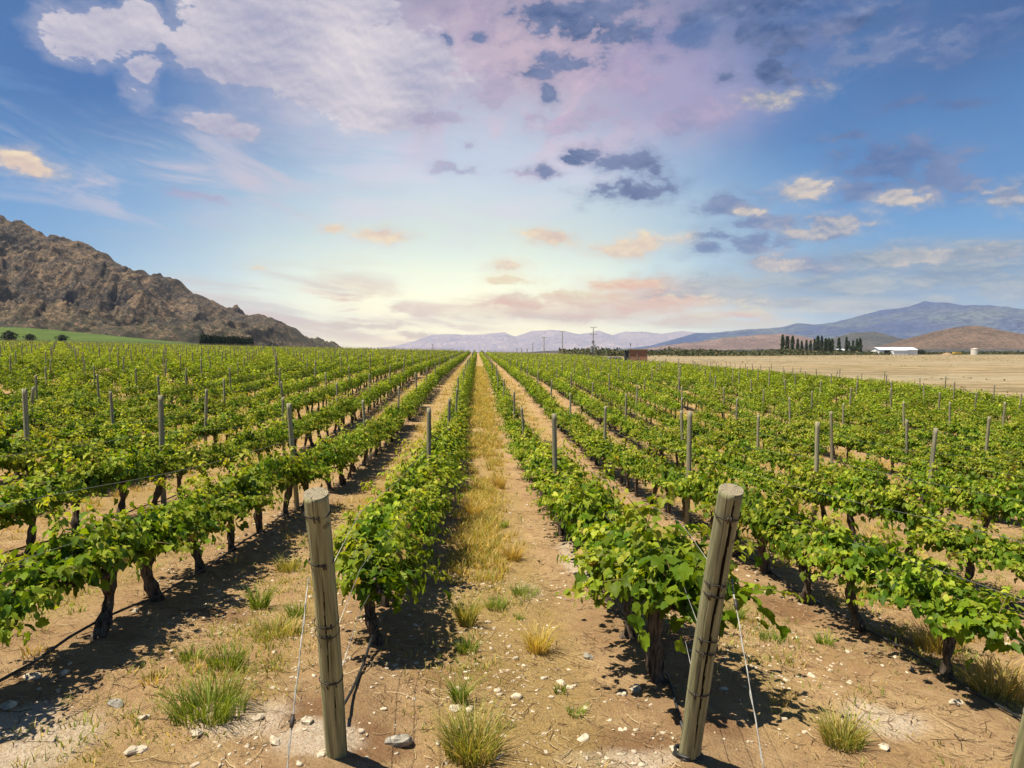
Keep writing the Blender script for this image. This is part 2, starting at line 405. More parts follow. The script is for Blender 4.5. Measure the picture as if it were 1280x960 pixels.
# ------------------------------------------------------------------ the ground
def axis(segs):
    o_ = [segs[0][0]]
    for a, b, st in segs:
        n_ = max(1, int(round((b - a) / st))); o_ += list(a + (b - a) * (np.arange(1, n_ + 1) / n_))
    return np.array(o_)
gx = np.concatenate([-np.geomspace(19000, 70, 34), axis([(-60, -30, 2), (-30, -12, .6), (-12, -6, .2), (-6, 7, .055), (7, 12, .2), (12, 30, .6), (30, 60, 2)]), np.geomspace(70, 19000, 34)])
gy = np.concatenate([axis([(-1500, -100, 350), (-100, -5, 10), (-5, 2, .5), (2, 3, .2), (3, 12, .06), (12, 20, .15), (20, 45, .5), (45, 110, 1.5), (110, 330, 5), (330, 900, 19)]), np.geomspace(950, 19500, 26)])
GX, GY = np.meshgrid(gx, gy); GZ = ground_z(GX, GY)
n_, m_ = GX.shape; idx = np.arange(n_ * m_).reshape(n_, m_)
F = np.stack([idx[:-1, :-1], idx[:-1, 1:], idx[1:, 1:], idx[1:, :-1]], -1).reshape(-1, 4)
V = np.stack([GX, GY, GZ], -1).reshape(-1, 3)
me = np_mesh('ground', V, F, smooth=True)
vx, vy = V[:, 0], V[:, 1]; dl = lane(vx)
inv = sstep(41.1, 40.7, vx) * sstep(304, 300, vy)                       # inside the vineyard
def blobm(px, py, rx, ry, ang=0):
    x, y, z = hit(px, py); c, s = math.cos(ang), math.sin(ang); a, b = vx - x, vy - y
    return np.exp(-(((a * c + b * s) / rx) ** 2 + ((-a * s + b * c) / ry) ** 2) ** 1.5)
wob = fbm(vx * 1.1, vy * .5, 4, 21)
straw = sstep(.42, .66, fbm(vx * .9, vy * .35, 4, 31) + .28 * sstep(9, 22, vy) + .10) * sstep(.45, .85, dl + (wob - .5) * .5)
damp = np.zeros_like(vx)
for b in ((770, 925, .42, .22), (815, 795, .30, .40), (855, 800, .25, .5), (380, 890, .22, .2), (470, 930, .25, .3), (600, 850, .5, .25), (980, 760, .3, .6), (1110, 800, .25, .4), (280, 770, .4, .3), (880, 900, .3, .2)):
    damp = np.maximum(damp, blobm(*b))
damp = sstep(.25, .7, damp + (fbm(vx * 5, vy * 5, 4, 77) - .5) * .9) 
pale = np.zeros_like(vx)
for b in ((60, 935, .25, .45), (25, 900, .2, .3), (300, 900, .35, .3), (395, 925, .35, .25), (780, 950, .5, .12), (1100, 900, .3, .3), (720, 700, .25, 1.2), (660, 740, .2, .5)):
    pale = np.maximum(pale, blobm(*b))
pale = sstep(.2, .8, pale + (fbm(vx * 4, vy * 4, 4, 57) - .5) * .9)
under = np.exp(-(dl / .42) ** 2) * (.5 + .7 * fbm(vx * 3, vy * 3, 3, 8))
dryf = sstep(40.7, 41.3, vx) * sstep(900, 700, vy)
greenf = sstep(300, 304, vy) * sstep(1200, 700, vy) * sstep(-40, -60, vx)
def setattr3(name, a, b, c):
    t = me.attributes.new(name, 'FLOAT_COLOR', 'POINT')
    t.data.foreach_set('color', np.stack([a, b, c, np.ones_like(a)], -1).astype(np.float32).ravel())
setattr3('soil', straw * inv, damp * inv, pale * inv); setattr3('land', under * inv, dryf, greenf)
m, n, o = newmat('vineyard_soil'); v = n.n('ShaderNodeTexCoord').outputs['Object']
s1 = n.n('ShaderNodeSeparateColor'); n.put(s1.inputs[0], attr(n, 'soil')); s2 = n.n('ShaderNodeSeparateColor'); n.put(s2.inputs[0], attr(n, 'land'))
n1 = n.noise(v, .9, 6, .6); n2 = n.noise(v, 7, 6, .65); n3 = n.noise(v, 45, 5, .7); n4 = n.noise(v, 160, 2, .6)
cc = n.mix(n.remap(n1, .35, .65), (.40, .255, .115), (.54, .375, .190))
cc = n.mix(n.remap(n2, .38, .66, 0, .7), cc, (.36, .215, .11))
cc = n.mix(n.remap(n3, .52, .72, 0, .65), cc, (.60, .45, .25))
cc = n.mix(n.remap(n3, .46, .30, 0, .7), cc, (.20, .125, .06)); st2 = n.noise(n.vec('MULTIPLY', v, (1, .5, 1)), 95, 4, .75, 1.5); cc = n.mix(n.remap(st2, .56, .66, 0, .55), cc, (.17, .11, .055)); cc = n.mix(n.remap(st2, .42, .34, 0, .5), cc, (.66, .52, .32))
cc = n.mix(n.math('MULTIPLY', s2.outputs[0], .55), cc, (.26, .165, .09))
cc = n.mix(n.math('MULTIPLY', s1.outputs[1], .7), cc, (.215, .115, .055))
cc = n.mix(n.math('MULTIPLY', s1.outputs[2], .7), cc, n.mix(n.remap(n3, .4, .6), (.55, .43, .30), (.74, .66, .52)))
strc = n.mix(n.remap(n.noise(v, 60, 4, .7), .35, .65), (.20, .14, .045), (.50, .36, .13))
cc = n.mix(n.math('MULTIPLY', s1.outputs[0], .62), cc, strc)
peb = n.n('ShaderNodeTexVoronoi'); n.put(peb.inputs['Vector'], v); peb.inputs['Scale'].default_value = 26
pb = n.remap(peb.outputs['Distance'], .22, .14); pm = n.math('MULTIPLY', pb, n.remap(n2, .56, .62))
cc = n.mix(n.math('MULTIPLY', pm, .7), cc, n.mix(n.remap(n4, .4, .6), (.34, .29, .23), (.62, .55, .45)))
# tyre tread lines pressed into the lanes
tw = n.n('ShaderNodeTexWave', bands_direction='DIAGONAL'); n.put(tw.inputs[0], v); tw.inputs['Scale'].default_value = 9; tw.inputs['Distortion'].default_value = 2.5; tw.inputs['Detail'].default_value = 2
# dry field to the right, green field to the left
fn = n.noise(n.vec('MULTIPLY', v, (.35, 1, 1)), .25, 8, .7); fn2 = n.noise(v, 1.2, 5, .7)
dry = n.mix(n.remap(fn, .40, .60), (.25, .185, .085), (.46, .34, .18)); dry = n.mix(n.remap(fn2, .56, .68, 0, .8), dry, (.12, .105, .045)); dry = n.mix(n.remap(n.noise(v, .35, 7, .75), .52, .62, 0, .8), dry, (.17, .135, .06)); dry = n.mix(n.remap(n.noise(n.vec('MULTIPLY', v, (.15, 1, 1)), .03, 5, .7), .45, .6, 0, .5), dry, (.40, .34, .21)); 
dry = n.mix(n.remap(n.noise(n.vec('MULTIPLY', v, (.08, 1, 1)), .07, 4), .56, .64, 0, .55), dry, (.22, .17, .10))
dry = n.mix(1.0, dry, (.84, .87, .95, 1), 'MULTIPLY'); cc = n.mix(s2.outputs[1], cc, dry)
grn = n.mix(n.remap(n.noise(v, .06, 6, .7), .35, .65), (.055, .095, .02), (.095, .14, .03)); grn = n.mix(n.remap(fn, .55, .7, 0, .5), grn, (.30, .24, .12))
cc = n.mix(s2.outputs[2], cc, grn)
far = n.remap(n.vec('LENGTH', n.vec('SUBTRACT', v, (0, 0, 0))), 800, 1500)
farc = n.mix(n.remap(n.noise(v, .006, 7, .65), .4, .6), (.17, .13, .075), (.085, .085, .045))
cc = n.mix(far, cc, farc)
hh = n.math('ADD', n.math('MULTIPLY', n2, .9), n.math('ADD', n.math('MULTIPLY', n3, .5), n.math('MULTIPLY', pm, .4)))
hh = n.math('ADD', hh, n.math('MULTIPLY', n.math('MULTIPLY', tw.outputs[1], n.remap(n1, .5, .6)), .12))
hh = n.math('ADD', hh, n.math('MULTIPLY', n4, .2))
cc = n.mix(1.0, cc, (.92, .90, .90, 1), 'MULTIPLY')
pbr(n, o, cc, .95, .1, hh, 1.0, .06)
g = link('ground', me, m); tag(g, kind='structure')

# ------------------------------------------------------------------ hills and mountains
def hillmat(name, a, b, c, sc, veg=.5, low=None):
    m, n, o = newmat(name); v = n.n('ShaderNodeTexCoord').outputs['Object']
    nb = n.noise(v, sc, 8, .68, .4); ns = n.noise(v, sc * 7, 6, .7); nf = n.noise(v, sc * 26, 4, .7)
    cc = n.mix(n.remap(nb, .38, .62), a, b)
    cc = n.mix(n.remap(ns, .5 - .12 * (veg - .5), .62, 0, .85), cc, c)
    cc = n.mix(n.remap(nf, .50, .58, 0, .75), cc, tuple(q * .45 for q in c)); cc = n.mix(n.remap(nf, .44, .36, 0, .5), cc, tuple(min(1, q * 1.5) for q in b))
    if low:
        sz = n.n('ShaderNodeSeparateXYZ'); n.put(sz.inputs[0], v)
        k = n.math('MULTIPLY', n.remap(n.math('MULTIPLY_ADD', nb, -60, sz.outputs[2]), 45, -10), n.remap(n.noise(v, sc * 14, 4, .8), .44, .54))
        cc = n.mix(n.math('MULTIPLY', k, .85), cc, low)
    pbr(n, o, cc, .95, .05, n.math('ADD', nb, n.math('MULTIPLY', ns, .3)), 1.0, .35 / sc * .1); return m
def range_sheet(name, sil, D, front, back, relief, freq, mat, seed, u0=None, u1=None, nu=420, nd=120, foot=0.0, power=1.0, base=-3):
    """a mountain range: crest heights along its length, falling away to the front and the back"""
    us = np.array([(ray(px, py)[0], ray(px, py)[2]) for px, py in sil])
    X = np.linspace(us[0, 0] if u0 is None else u0, us[-1, 0] if u1 is None else u1, nu) * D
    T = np.linspace(0, 1, nd); crest = np.interp(X / D, us[:, 0], us[:, 1]) * D + CAMZ - base
    crest = np.maximum(crest + (ridged(X * freq * 2.2, X * 0 + seed, 4, seed) - .62) * .07 * crest.max() * sstep(0, .25, crest / crest.max()), 0); tc = front / (front + back)
    XX, TT = np.meshgrid(X, T); Y = D - front + TT * (front + back)
    H = np.interp(XX.ravel(), X, crest).reshape(XX.shape)
    s = np.where(TT < tc, TT / tc, 1 - (TT - tc) / (1 - tc)); prof = np.clip(s, 0, 1) ** power
    if foot: prof = foot * np.minimum(s / .45, 1) * .8 * (s < .45) + (s >= .45) * (foot * .8 + (1 - foot * .8) * (np.clip(s - .45, 0, 1) / .55) ** power)
    rg = ridged(XX * freq + .3 * fbm(XX * freq * 2, Y * freq * 2, 3, seed + 5), Y * freq * .55, 6, seed, .55) - .62
    amp = relief * np.sqrt(np.clip(H, 0, None) / max(crest.max(), 1)) * crest.max() * np.sin(np.clip(s, 0, 1) * math.pi * .93) ** .9
    fine = (ridged(XX * freq * 4, Y * freq * 4, 4, seed + 9, .6) - .6) * .16 * amp
    Z = base + H * prof + np.maximum(rg * amp + fine, -.6 * H * prof)
    Z = np.where(H <= 1, base - 4, Z)
    V = np.stack([XX, Y, Z], -1).reshape(-1, 3); idx = np.arange(XX.size).reshape(XX.shape)
    F = np.stack([idx[:-1, :-1], idx[:-1, 1:], idx[1:, 1:], idx[1:, :-1]], -1).reshape(-1, 4)
    ob = link(name, np_mesh(name, V, F, smooth=True), mat); tag(ob, kind='structure'); return ob
M_hill = hillmat('rocky_hill', (.060, .050, .042), (.185, .125, .075), (.030, .032, .032), .011, .9, low=(.050, .048, .028))
M_brown = hillmat('brown_hill', (.10, .065, .045), (.17, .11, .075), (.06, .05, .035), .006)
M_dark = hillmat('dark_hill', (.06, .06, .065), (.09, .085, .08), (.045, .05, .04), .004)
M_mtn_haze = hillmat('haze_blue_mountain', (.015, .035, .13), (.09, .11, .12), (.012, .03, .11), .0007)  # blue of the distant haze is painted into the rock colour
M_far_haze = hillmat('haze_pink_far_range', (.26, .20, .22), (.38, .29, .29), (.18, .17, .24), .0006)  # pale pink of the hazy horizon glow is painted into this rock
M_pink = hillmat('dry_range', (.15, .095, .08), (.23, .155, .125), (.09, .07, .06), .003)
range_sheet('hill', [(-420, 150), (-250, 190), (-80, 232), (0, 262), (25, 272), (45, 287), (62, 290), (78, 300), (95, 309), (118, 318), (133, 322), (150, 330), (166, 340), (180, 337), (200, 340),
                     (222, 347), (250, 360), (275, 374), (300, 388), (322, 396), (345, 402), (362, 411), (380, 424), (398, 437), (402, 442)], 1300, 760, 500, .56, .0075, M_hill, 11, nu=760, nd=420, foot=.42, power=1.0, base=0)
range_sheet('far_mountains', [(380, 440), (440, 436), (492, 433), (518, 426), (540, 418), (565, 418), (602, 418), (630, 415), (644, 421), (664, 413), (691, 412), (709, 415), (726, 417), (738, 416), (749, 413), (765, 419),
                              (780, 415), (806, 415), (827, 418), (854, 414), (900, 420), (960, 430), (1000, 440)], 17500, 3000, 1800, .24, .0007, M_far_haze, 23)
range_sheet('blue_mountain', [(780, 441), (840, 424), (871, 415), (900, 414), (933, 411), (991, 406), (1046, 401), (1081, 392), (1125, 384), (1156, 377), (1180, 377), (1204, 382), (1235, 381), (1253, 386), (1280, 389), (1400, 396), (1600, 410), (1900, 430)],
            9000, 3200, 2500, .30, .0008, M_mtn_haze, 31)
range_sheet('blue_spur', [(1190, 440), (1235, 409), (1260, 395), (1290, 398), (1400, 405), (1600, 425), (1700, 440)], 7000, 1500, 1200, .2, .0012, M_mtn_haze, 37)
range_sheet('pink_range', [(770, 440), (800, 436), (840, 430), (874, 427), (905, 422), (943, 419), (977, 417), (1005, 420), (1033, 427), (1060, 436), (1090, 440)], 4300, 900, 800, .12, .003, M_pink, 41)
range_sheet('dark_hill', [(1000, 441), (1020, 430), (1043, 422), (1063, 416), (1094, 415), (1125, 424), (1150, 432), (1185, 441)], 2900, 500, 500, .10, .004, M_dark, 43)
range_sheet('brown_hill', [(1100, 441), (1136, 428), (1167, 415), (1190, 409), (1208, 407), (1225, 408), (1253, 414), (1280, 419), (1340, 426), (1420, 434), (1480, 441)], 2300, 500, 500, .10, .005, M_brown, 47)
range_sheet('low_hill', [(655, 441), (680, 438.5), (715, 437.5), (730, 437), (745, 439), (775, 438), (800, 437.5), (850, 437), (900, 437.5), (960, 436), (1000, 437), (1100, 436), (1200, 436), (1300, 436), (1400, 438), (1450, 441)], 1500, 200, 300, .12, .006, M_dark, 53)

# ------------------------------------------------------------------ haze
m, n, o = newmat('haze'); pv = n.n('ShaderNodeVolumePrincipled'); pv.inputs['Color'].default_value = (.70, .80, 1.0, 1)
pv.inputs['Density'].default_value = 4.6e-5; pv.inputs['Anisotropy'].default_value = 0.0
m.node_tree.links.new(pv.outputs[0], o.inputs['Volume'])
b = MB(); b.box((0, 9200, 450), (39600, 21600, 1000)); hz = b.build('haze', m); tag(hz, kind='stuff', label='thin pale blue haze over the valley', cat='haze')

# ------------------------------------------------------------------ grapevines
LEAF_V = np.array([(0, .36, 0), (0, .04, 0), (.20, -.10, 0), (.36, -.04, 0), (.50, .20, 0), (.40, .34, 0), (.47, .58, 0), (.30, .62, 0), (.17, .84, 0), (0, .97, 0),
                   (-.17, .84, 0), (-.30, .62, 0), (-.47, .58, 0), (-.40, .34, 0), (-.50, .20, 0), (-.36, -.04, 0), (-.20, -.10, 0)])
LEAF_V[:, 2] = .32 * np.abs(LEAF_V[:, 0]) - .28 * LEAF_V[:, 1] ** 2
LEAF_V[[5, 7, 11, 13], 2] += .05; LEAF_V[[4, 14], 2] -= .07
LEAF_F = np.array([(0, i, i + 1 if i < 16 else 1) for i in range(1, 17)])
def leaf_cloud(P, Nn, T, size, tint, LV=LEAF_V, LF=LEAF_F, wave=.10):
    """oriented leaves as one numpy mesh"""
    Nn = Nn / np.linalg.norm(Nn, axis=1, keepdims=True)
    T = T - Nn * (T * Nn).sum(1, keepdims=True); T = T / np.maximum(np.linalg.norm(T, axis=1, keepdims=True), 1e-6)
    B = np.cross(T, Nn); k = len(LV); m_ = len(P)
    curl = rng.uniform(.3, 1.7, (m_, 1)); sq = rng.uniform(.85, 1.15, (m_, 1))
    lx = LV[None, :, 0] * sq; ly = LV[None, :, 1] * np.ones((m_, 1)); lz = LV[None, :, 2] * curl + rng.normal(0, wave * .4, (m_, k))
    V = P[:, None, :] + size[:, None, None] * (B[:, None, :] * lx[..., None] + T[:, None, :] * ly[..., None] + Nn[:, None, :] * lz[..., None])
    Fo = (LF[None] + (np.arange(m_) * k)[:, None, None]).reshape(-1, LF.shape[1])
    return V.reshape(-1, 3), Fo, np.repeat(tint, k, 0)
def leaf_colours(age, n_):
    """age 0 = old leaf, 1 = shoot tip"""
    old = np.array([.075, .150, .010]); mid = np.array([.215, .300, .018]); yng = np.array([.42, .44, .050]); red = np.array([.34, .24, .07])
    j = rng.random((n_, 1)); a = np.clip(age[:, None] * 1.05 + (j - .5) * .6, 0, 1)
    c = np.where(a < .5, old + (mid - old) * a * 2, mid + (yng - mid) * (a - .5) * 2)
    c = np.where((rng.random((n_, 1)) < .16) & (a > .82), red, c)
    c = np.where(rng.random((n_, 1)) < .012, np.array([.34, .28, .07]), c)
    return c * .93 * rng.uniform(.62, 1.3, (n_, 1))
def vine_shoots(rs, vig=1.0, nshoot=21):
    out_ = []
    for i in range(nshoot):
        s = rs.uniform(-.60, .60); side = rs.choice((-1, 1)); base = np.array([.015 * math.sin(s * 9), s, .72])
        lean = rs.uniform(.05, 1.25) * side; along = rs.normal(0, .5); L = rs.uniform(.26, .64) * vig; up = rs.random() < .14
        if up: lean *= .4; L *= 1.35
        droop = rs.uniform(.12, .70) * L * (.3 if up else 1)
        d = np.array([math.sin(lean), along * .6, math.cos(lean) * .85]); d /= np.linalg.norm(d)
        ts = np.linspace(0, 1, 9); pts = base + d * L * ts[:, None] + np.array([side * .12, 0, 0]) * (ts ** 2)[:, None] - np.array([0, 0, 1]) * (droop * ts ** 2.2)[:, None]
        pts += np.stack([np.sin(ts * 6 + i) * .015, np.cos(ts * 5 + 2 * i) * .02, ts * 0], -1)
        out_.append(pts)
    return out_
def vine_foliage(rs, shoots, dens=1.0):
    P, Nn, T, Sz, A = [], [], [], [], []
    for pts in shoots:
        L = np.linalg.norm(np.diff(pts, axis=0), axis=1).sum(); k = max(6, int(L / .0185 * dens))
        for q in range(k):
            t = (q + rs.random()) / k; f = t * 8; i = min(int(f), 7); p = pts[i] + (pts[i + 1] - pts[i]) * (f - i)
            th = rs.random() * 2 * math.pi; o_ = np.array([math.cos(th), math.sin(th), rs.normal(.05, .35)]); o_[0] += .35 * np.sign(p[0])
            pet = rs.uniform(.03, .13) * (1.15 - .7 * t); pos = p + o_ * pet
            nn = np.array([0, 0, 1.0]) + o_ * .45 + rs.normal(0, .38, 3) + np.array([np.sign(p[0]) * min(abs(p[0]) * 1.3, .7), 0, 0])
            tt = o_ + np.array([0, 0, -.45]) + rs.normal(0, .25, 3)
            P.append(pos); Nn.append(nn); T.append(tt); Sz.append(rs.uniform(.060, .118) * (1.12 - .62 * t ** 1.5)); A.append(t * .75 + (pos[2] - .8) * .5)
    for q in range(int(260 * dens)):                  # leaves close about the arms
        s = rs.uniform(-.62, .62); o_ = np.array([rs.normal(0, .20), s, .78 + rs.normal(0, .12)])
        P.append(o_); Nn.append(rs.normal(0, .5, 3) + np.array([o_[0] * 4, 0, .7])); T.append(np.array([o_[0] * 3, rs.normal(0, .6), -.7])); Sz.append(rs.uniform(.07, .12)); A.append(.1)
    P = np.array(P); A = np.array(A)
    lowm = P[:, 2] > .54 + .08 * np.sin(P[:, 1] * 7 + len(P)); 
    return leaf_cloud(P[lowm], np.array(Nn)[lowm], np.array(T)[lowm], np.array(Sz)[lowm], leaf_colours(A[lowm], lowm.sum()))
def vine_trunk(rs, thick=1.0):
    b = MB(); ph = [rs.uniform(0, 6) for _ in range(6)]; h = .66 + rs.normal(0, .03); lean = rs.normal(0, .07), rs.normal(0, .10)
    pts, rad = [], []
    for i in range(20):
        t = i / 19; pts.append((lean[0] * t * (1 - .6 * t) * 2 + .028 * math.sin(t * 5 + ph[0]), lean[1] * math.sin(t * 2.6) + .03 * math.sin(t * 6 + ph[1]), -.08 + (h + .08) * t))
        rad.append(thick * (.052 + .030 * (1 - t) ** 4 + .020 * t ** 3 + .010 * math.sin(t * 13 + ph[2]) + .006 * math.sin(t * 31 + ph[3])))
    rf = lambda i, th: 1 + .20 * math.sin(th * 3 + ph[3] + i * .28) + .10 * math.sin(th * 7 + ph[4] + i * .5) + .06 * math.sin(th * 11 - i * .9)
    b.tube(pts, rad, 16, rfun=rf)
    top = Vector(pts[-1])
    for sgn in (-1, 1):
        ap, ar = [], []
        for i in range(11):
            t = i / 10; ap.append((top.x * (1 - t) + .02 * math.sin(t * 9 + ph[5] + sgn), top.y + sgn * (.60 * t), top.z - .03 + .08 * math.sin(t * 1.6) + .018 * math.sin(t * 11 + ph[4])))
            ar.append(thick * (.044 * (1 - .55 * t) + .006 * math.sin(t * 17 + ph[1])))
        b.tube(ap, ar, 10, rfun=rf)
        for s_ in range(4):                                     # spurs
            t = (s_ + .6) / 4; k = int(t * 10); p = Vector(ap[k]); b.tube([p, p + Vector((rs.normal(0, .015), rs.normal(0, .02), .05)), p + Vector((rs.normal(0, .03), rs.normal(0, .03), .10))], [.018, .015, .012], 7)
    return b
protos = []
def make_vine(i):
    rs = np.random.default_rng(100 + i); root = empty('grapevine')
    sh = vine_shoots(rs, vig=[1, 1.1, .9, 1.18, 1.0, .85, 1.05, .95, 1.12, 1.0, .92, 1.08, 1.2, .8][i % 14], nshoot=int(rs.integers(23, 31)))
    vine_trunk(rs, rs.uniform(.68, .98)).build('trunk', M_bark, root, True)
    b = MB()
    for pts in sh: b.tube([tuple(p) for p in pts[:8]], [.006 - .0005 * k for k in range(8)], 5)
    b.tube([(.015 * math.sin(s * 9), s, .72) for s in np.linspace(-.62, .62, 16)], .010, 6)
    b.build('shoots', M_shoot, root, True)
    v_, f_, t_ = vine_foliage(rs, sh)
    link('foliage', np_mesh('foliage', v_, f_, t_), M_leaf, root)
    protos.append(root); return root
NV = 14
for i in range(NV): make_vine(i)
used = [False] * NV
def children(o): return [c for c in bpy.data.objects if c.parent == o]
PCH = [children(p) for p in protos]
def place_vine(i, x, y, z, rz, sc, label):
    p = protos[i]
    if not used[i]: r = p; used[i] = True
    else:
        r = p.copy(); C.objects.link(r)
        for ch in PCH[i]:
            c = ch.copy(); C.objects.link(c); c.parent = r
    r.location = (x, y, z); r.rotation_euler = (0, 0, rz); r.scale = sc
    tag(r, label, 'grapevine', 'grapevines trained along the wires'); return r
ORD = ['', 'first', 'second', 'third', 'fourth', 'fifth', 'sixth', 'seventh', 'eighth', 'ninth', 'tenth', 'eleventh', 'twelfth', 'thirteenth', 'fourteenth', 'fifteenth', 'sixteenth', 'seventeenth', 'eighteenth', 'nineteenth', 'twentieth',
       'twenty-first', 'twenty-second', 'twenty-third', 'twenty-fourth', 'twenty-fifth', 'twenty-sixth', 'twenty-seventh', 'twenty-eighth', 'twenty-ninth', 'thirtieth', 'thirty-first', 'thirty-second', 'thirty-third', 'thirty-fourth', 'thirty-fifth', 'thirty-sixth', 'thirty-seventh', 'thirty-eighth', 'thirty-ninth', 'fortieth']
def rowname(k): return f'{ORD[k]} row right of central lane' if k > 0 else f'{ORD[1 - k]} row left of central lane'
start = {-1: 5.02, 0: 6.35, 1: 5.5, 2: 5.71}
vines = []
for k in range(-84, 17):
    x = rowx(k); y0 = start.get(k, 5.2 + (k * 37 % 11) * .1)
    nn = int((300 - y0) / 1.24)
    for j in range(nn):
        y = y0 + 1.24 * j
        if abs(x) > .80 * y + 3: continue
        px, py = project(x, y, float(gz(x, y)) + .8)
        if px < -160 or px > 1440: continue
        if rng.random() < (.09 if y > 14 else 0): continue            # a missing vine here and there
        vines.append((k, j, x + rng.normal(0, .03), y + rng.normal(0, .05), -60 < px < 1340, px))
near = sorted([v for v in vines if v[4]], key=lambda v: v[3])[:300]
nset = set((v[0], v[1]) for v in near)
cnt = {}
for (k, j, x, y, vis, px) in near:
    cnt[k] = cnt.get(k, 0) + 1; c = cnt[k]; z = float(ground_z(x, y)) - .01
    lab = f'leafy grapevine, {ORD[min(c, 40)]} from the front in {rowname(k)}'
    sc = rng.uniform(.92, 1.1) * (1.07 if y < 10 and k in (0, 1) else .97)
    r = place_vine((j * 5 + k * 3 + int(rng.integers(0, 3))) % NV, x, y, z, 0 if rng.random() < .5 else math.pi, (sc * rng.uniform(.82, 1.18), sc, sc * rng.uniform(.84, 1.06) * (1.09 if y > 10 else 1)), lab)
    r.rotation_euler.z += rng.normal(0, .08)
for i in range(NV):
    if not used[i]:
        for c in PCH[i]: bpy.data.objects.remove(c)
        bpy.data.objects.remove(protos[i])

# the rest of the vines: one object
QV = np.array([(0, 0, 0), (.48, .35, .14), (0, 1, -.22), (-.48, .35, .14)]); QF = np.array([(0, 1, 2), (0, 2, 3)])
def crown_far(nv, per, size, xy, hz_=.33):
    n_ = len(xy)
    cx = np.repeat(xy[:, 0], per); cy = np.repeat(xy[:, 1], per); tot = n_ * per
    vigx = np.repeat(rng.uniform(.50, 1.25, n_), per)
    lx = rng.normal(0, .24, tot) * vigx; ly = np.clip(rng.normal(0, .36, tot), -.8, .8); lz = .74 + .15 * vigx + rng.normal(0, .19, tot) * vigx - .35 * np.abs(lx)
    spr = rng.random(tot) < .10; lz = np.where(spr, lz + rng.uniform(0, .20, tot), lz)
    lz = np.clip(lz, .45, 1.5)
    P = np.stack([cx + lx, cy + ly, gz(cx, cy) + lz], -1)
    Nn = np.stack([lx * 2.2 + rng.normal(0, .4, tot), rng.normal(0, .45, tot), .9 + rng.normal(0, .35, tot)], -1)
    T = np.stack([lx * 3 + rng.normal(0, .6, tot), rng.normal(0, 1, tot), -.3 + rng.normal(0, .4, tot)], -1)
    age = np.clip((lz - .55) * .85 + rng.normal(0, .1, tot), 0, 1)
    vc_ = np.repeat(rng.uniform(.72, 1.28, n_), per)[:, None] * np.array([1, 1, 1]) * (1 + .22 * np.sin(lx * 9 + ly * 7 + cx)[:, None])
    return leaf_cloud(P, Nn, T, size * rng.uniform(.7, 1.3, tot), leaf_colours(age, tot) * vc_ * 1.05, QV, QF)
rest = [v for v in vines if (v[0], v[1]) not in nset]
xy = np.array([(v[2], v[3]) for v in rest])
bands = [(0, 45, 460, .105), (45, 90, 260, .135), (90, 150, 110, .20), (150, 400, 44, .32)]
Vs, Fs, Ts, MIs, off = [], [], [], [], 0
for a, b_, per, sz in bands:
    s = xy[(xy[:, 1] >= a) & (xy[:, 1] < b_)]
    if not len(s): continue
    v_, f_, t_ = crown_far(len(s), per, sz, s); Vs.append(v_); Fs.append(f_ + off); Ts.append(t_); MIs.append(np.zeros(len(f_))); off += len(v_)
    if a < 150:
        # crooked four-sided trunks
        n_ = len(s); lv = np.array([0, .35, .75]); rr = np.array([.06, .045, .05])
        ang = np.arange(4) * math.pi / 2; ring = np.stack([np.cos(ang), np.sin(ang)], -1)
        jx = rng.normal(0, .03, (n_, 3)); jy = rng.normal(0, .05, (n_, 3))
        base = np.stack([s[:, 0], s[:, 1], gz(s[:, 0], s[:, 1])], -1)
        tv = np.zeros((n_, 3, 4, 3))
        for l in range(3):
            tv[:, l, :, 0] = base[:, None, 0] + jx[:, l, None] + ring[None, :, 0] * rr[l]; tv[:, l, :, 1] = base[:, None, 1] + jy[:, l, None] + ring[None, :, 1] * rr[l]; tv[:, l, :, 2] = base[:, None, 2] + lv[l]
        tf = []
        for l in range(2):
            for q in range(4):
                w = (q + 1) % 4; A, B, Cc, D_ = l * 4 + q, l * 4 + w, l * 4 + 4 + w, l * 4 + 4 + q; tf += [(A, B, Cc), (A, Cc, D_)]
        tf = np.array(tf); tfa = (tf[None] + (np.arange(n_) * 12)[:, None, None]).reshape(-1, 3) + off
        Vs.append(tv.reshape(-1, 3)); Fs.append(tfa); Ts.append(np.full((n_ * 12, 3), .05)); MIs.append(np.ones(len(tfa))); off += n_ * 12
me = np_mesh('grapevines', np.concatenate(Vs), np.concatenate(Fs), np.concatenate(Ts), mi=np.concatenate(MIs))
me.materials.append(M_leaf); me.materials.append(M_bark)
fv = bpy.data.objects.new('grapevines', me); C.objects.link(fv)
tag(fv, 'distant rows of green grapevines running to the horizon', 'grapevines', 'grapevines trained along the wires', 'stuff')
print('vines', len(vines), 'far faces', len(me.polygons))

# ------------------------------------------------------------------ posts
def post_body(h, r, seed, sides=20, crack=None):
    rs = np.random.default_rng(seed); b = MB(); nz_ = 24 if not crack else 70; pts, rad = [], []
    p = rs.uniform(0, 6, 4)
    for i in range(nz_):
        t = i / (nz_ - 1); pts.append((.006 * math.sin(t * 4 + p[0]), .006 * math.sin(t * 5 + p[1]), -.3 + (h + .3) * t)); rad.append(r * (1.03 - .05 * t + .012 * math.sin(t * 9 + p[2])))
    def rf(i, th):
        v = 1 + .02 * math.sin(th * 2 + p[3]) + .012 * math.sin(th * 5 + i * .05)
        if crack:
            for (c0, w, t0, t1, dp) in crack:
                t = i / (nz_ - 1); 
                if t0 < t < t1:
                    cc_ = c0 + .05 * math.sin(t * 9) + .03 * math.sin(t * 37); d = abs((th - cc_ + math.pi) % (2 * math.pi) - math.pi)
                    v -= dp * max(0, 1 - d / w) * min(1, (t - t0) * 12, (t1 - t) * 12)
        return v
    b.tube(pts, rad, sides, rfun=rf); return b
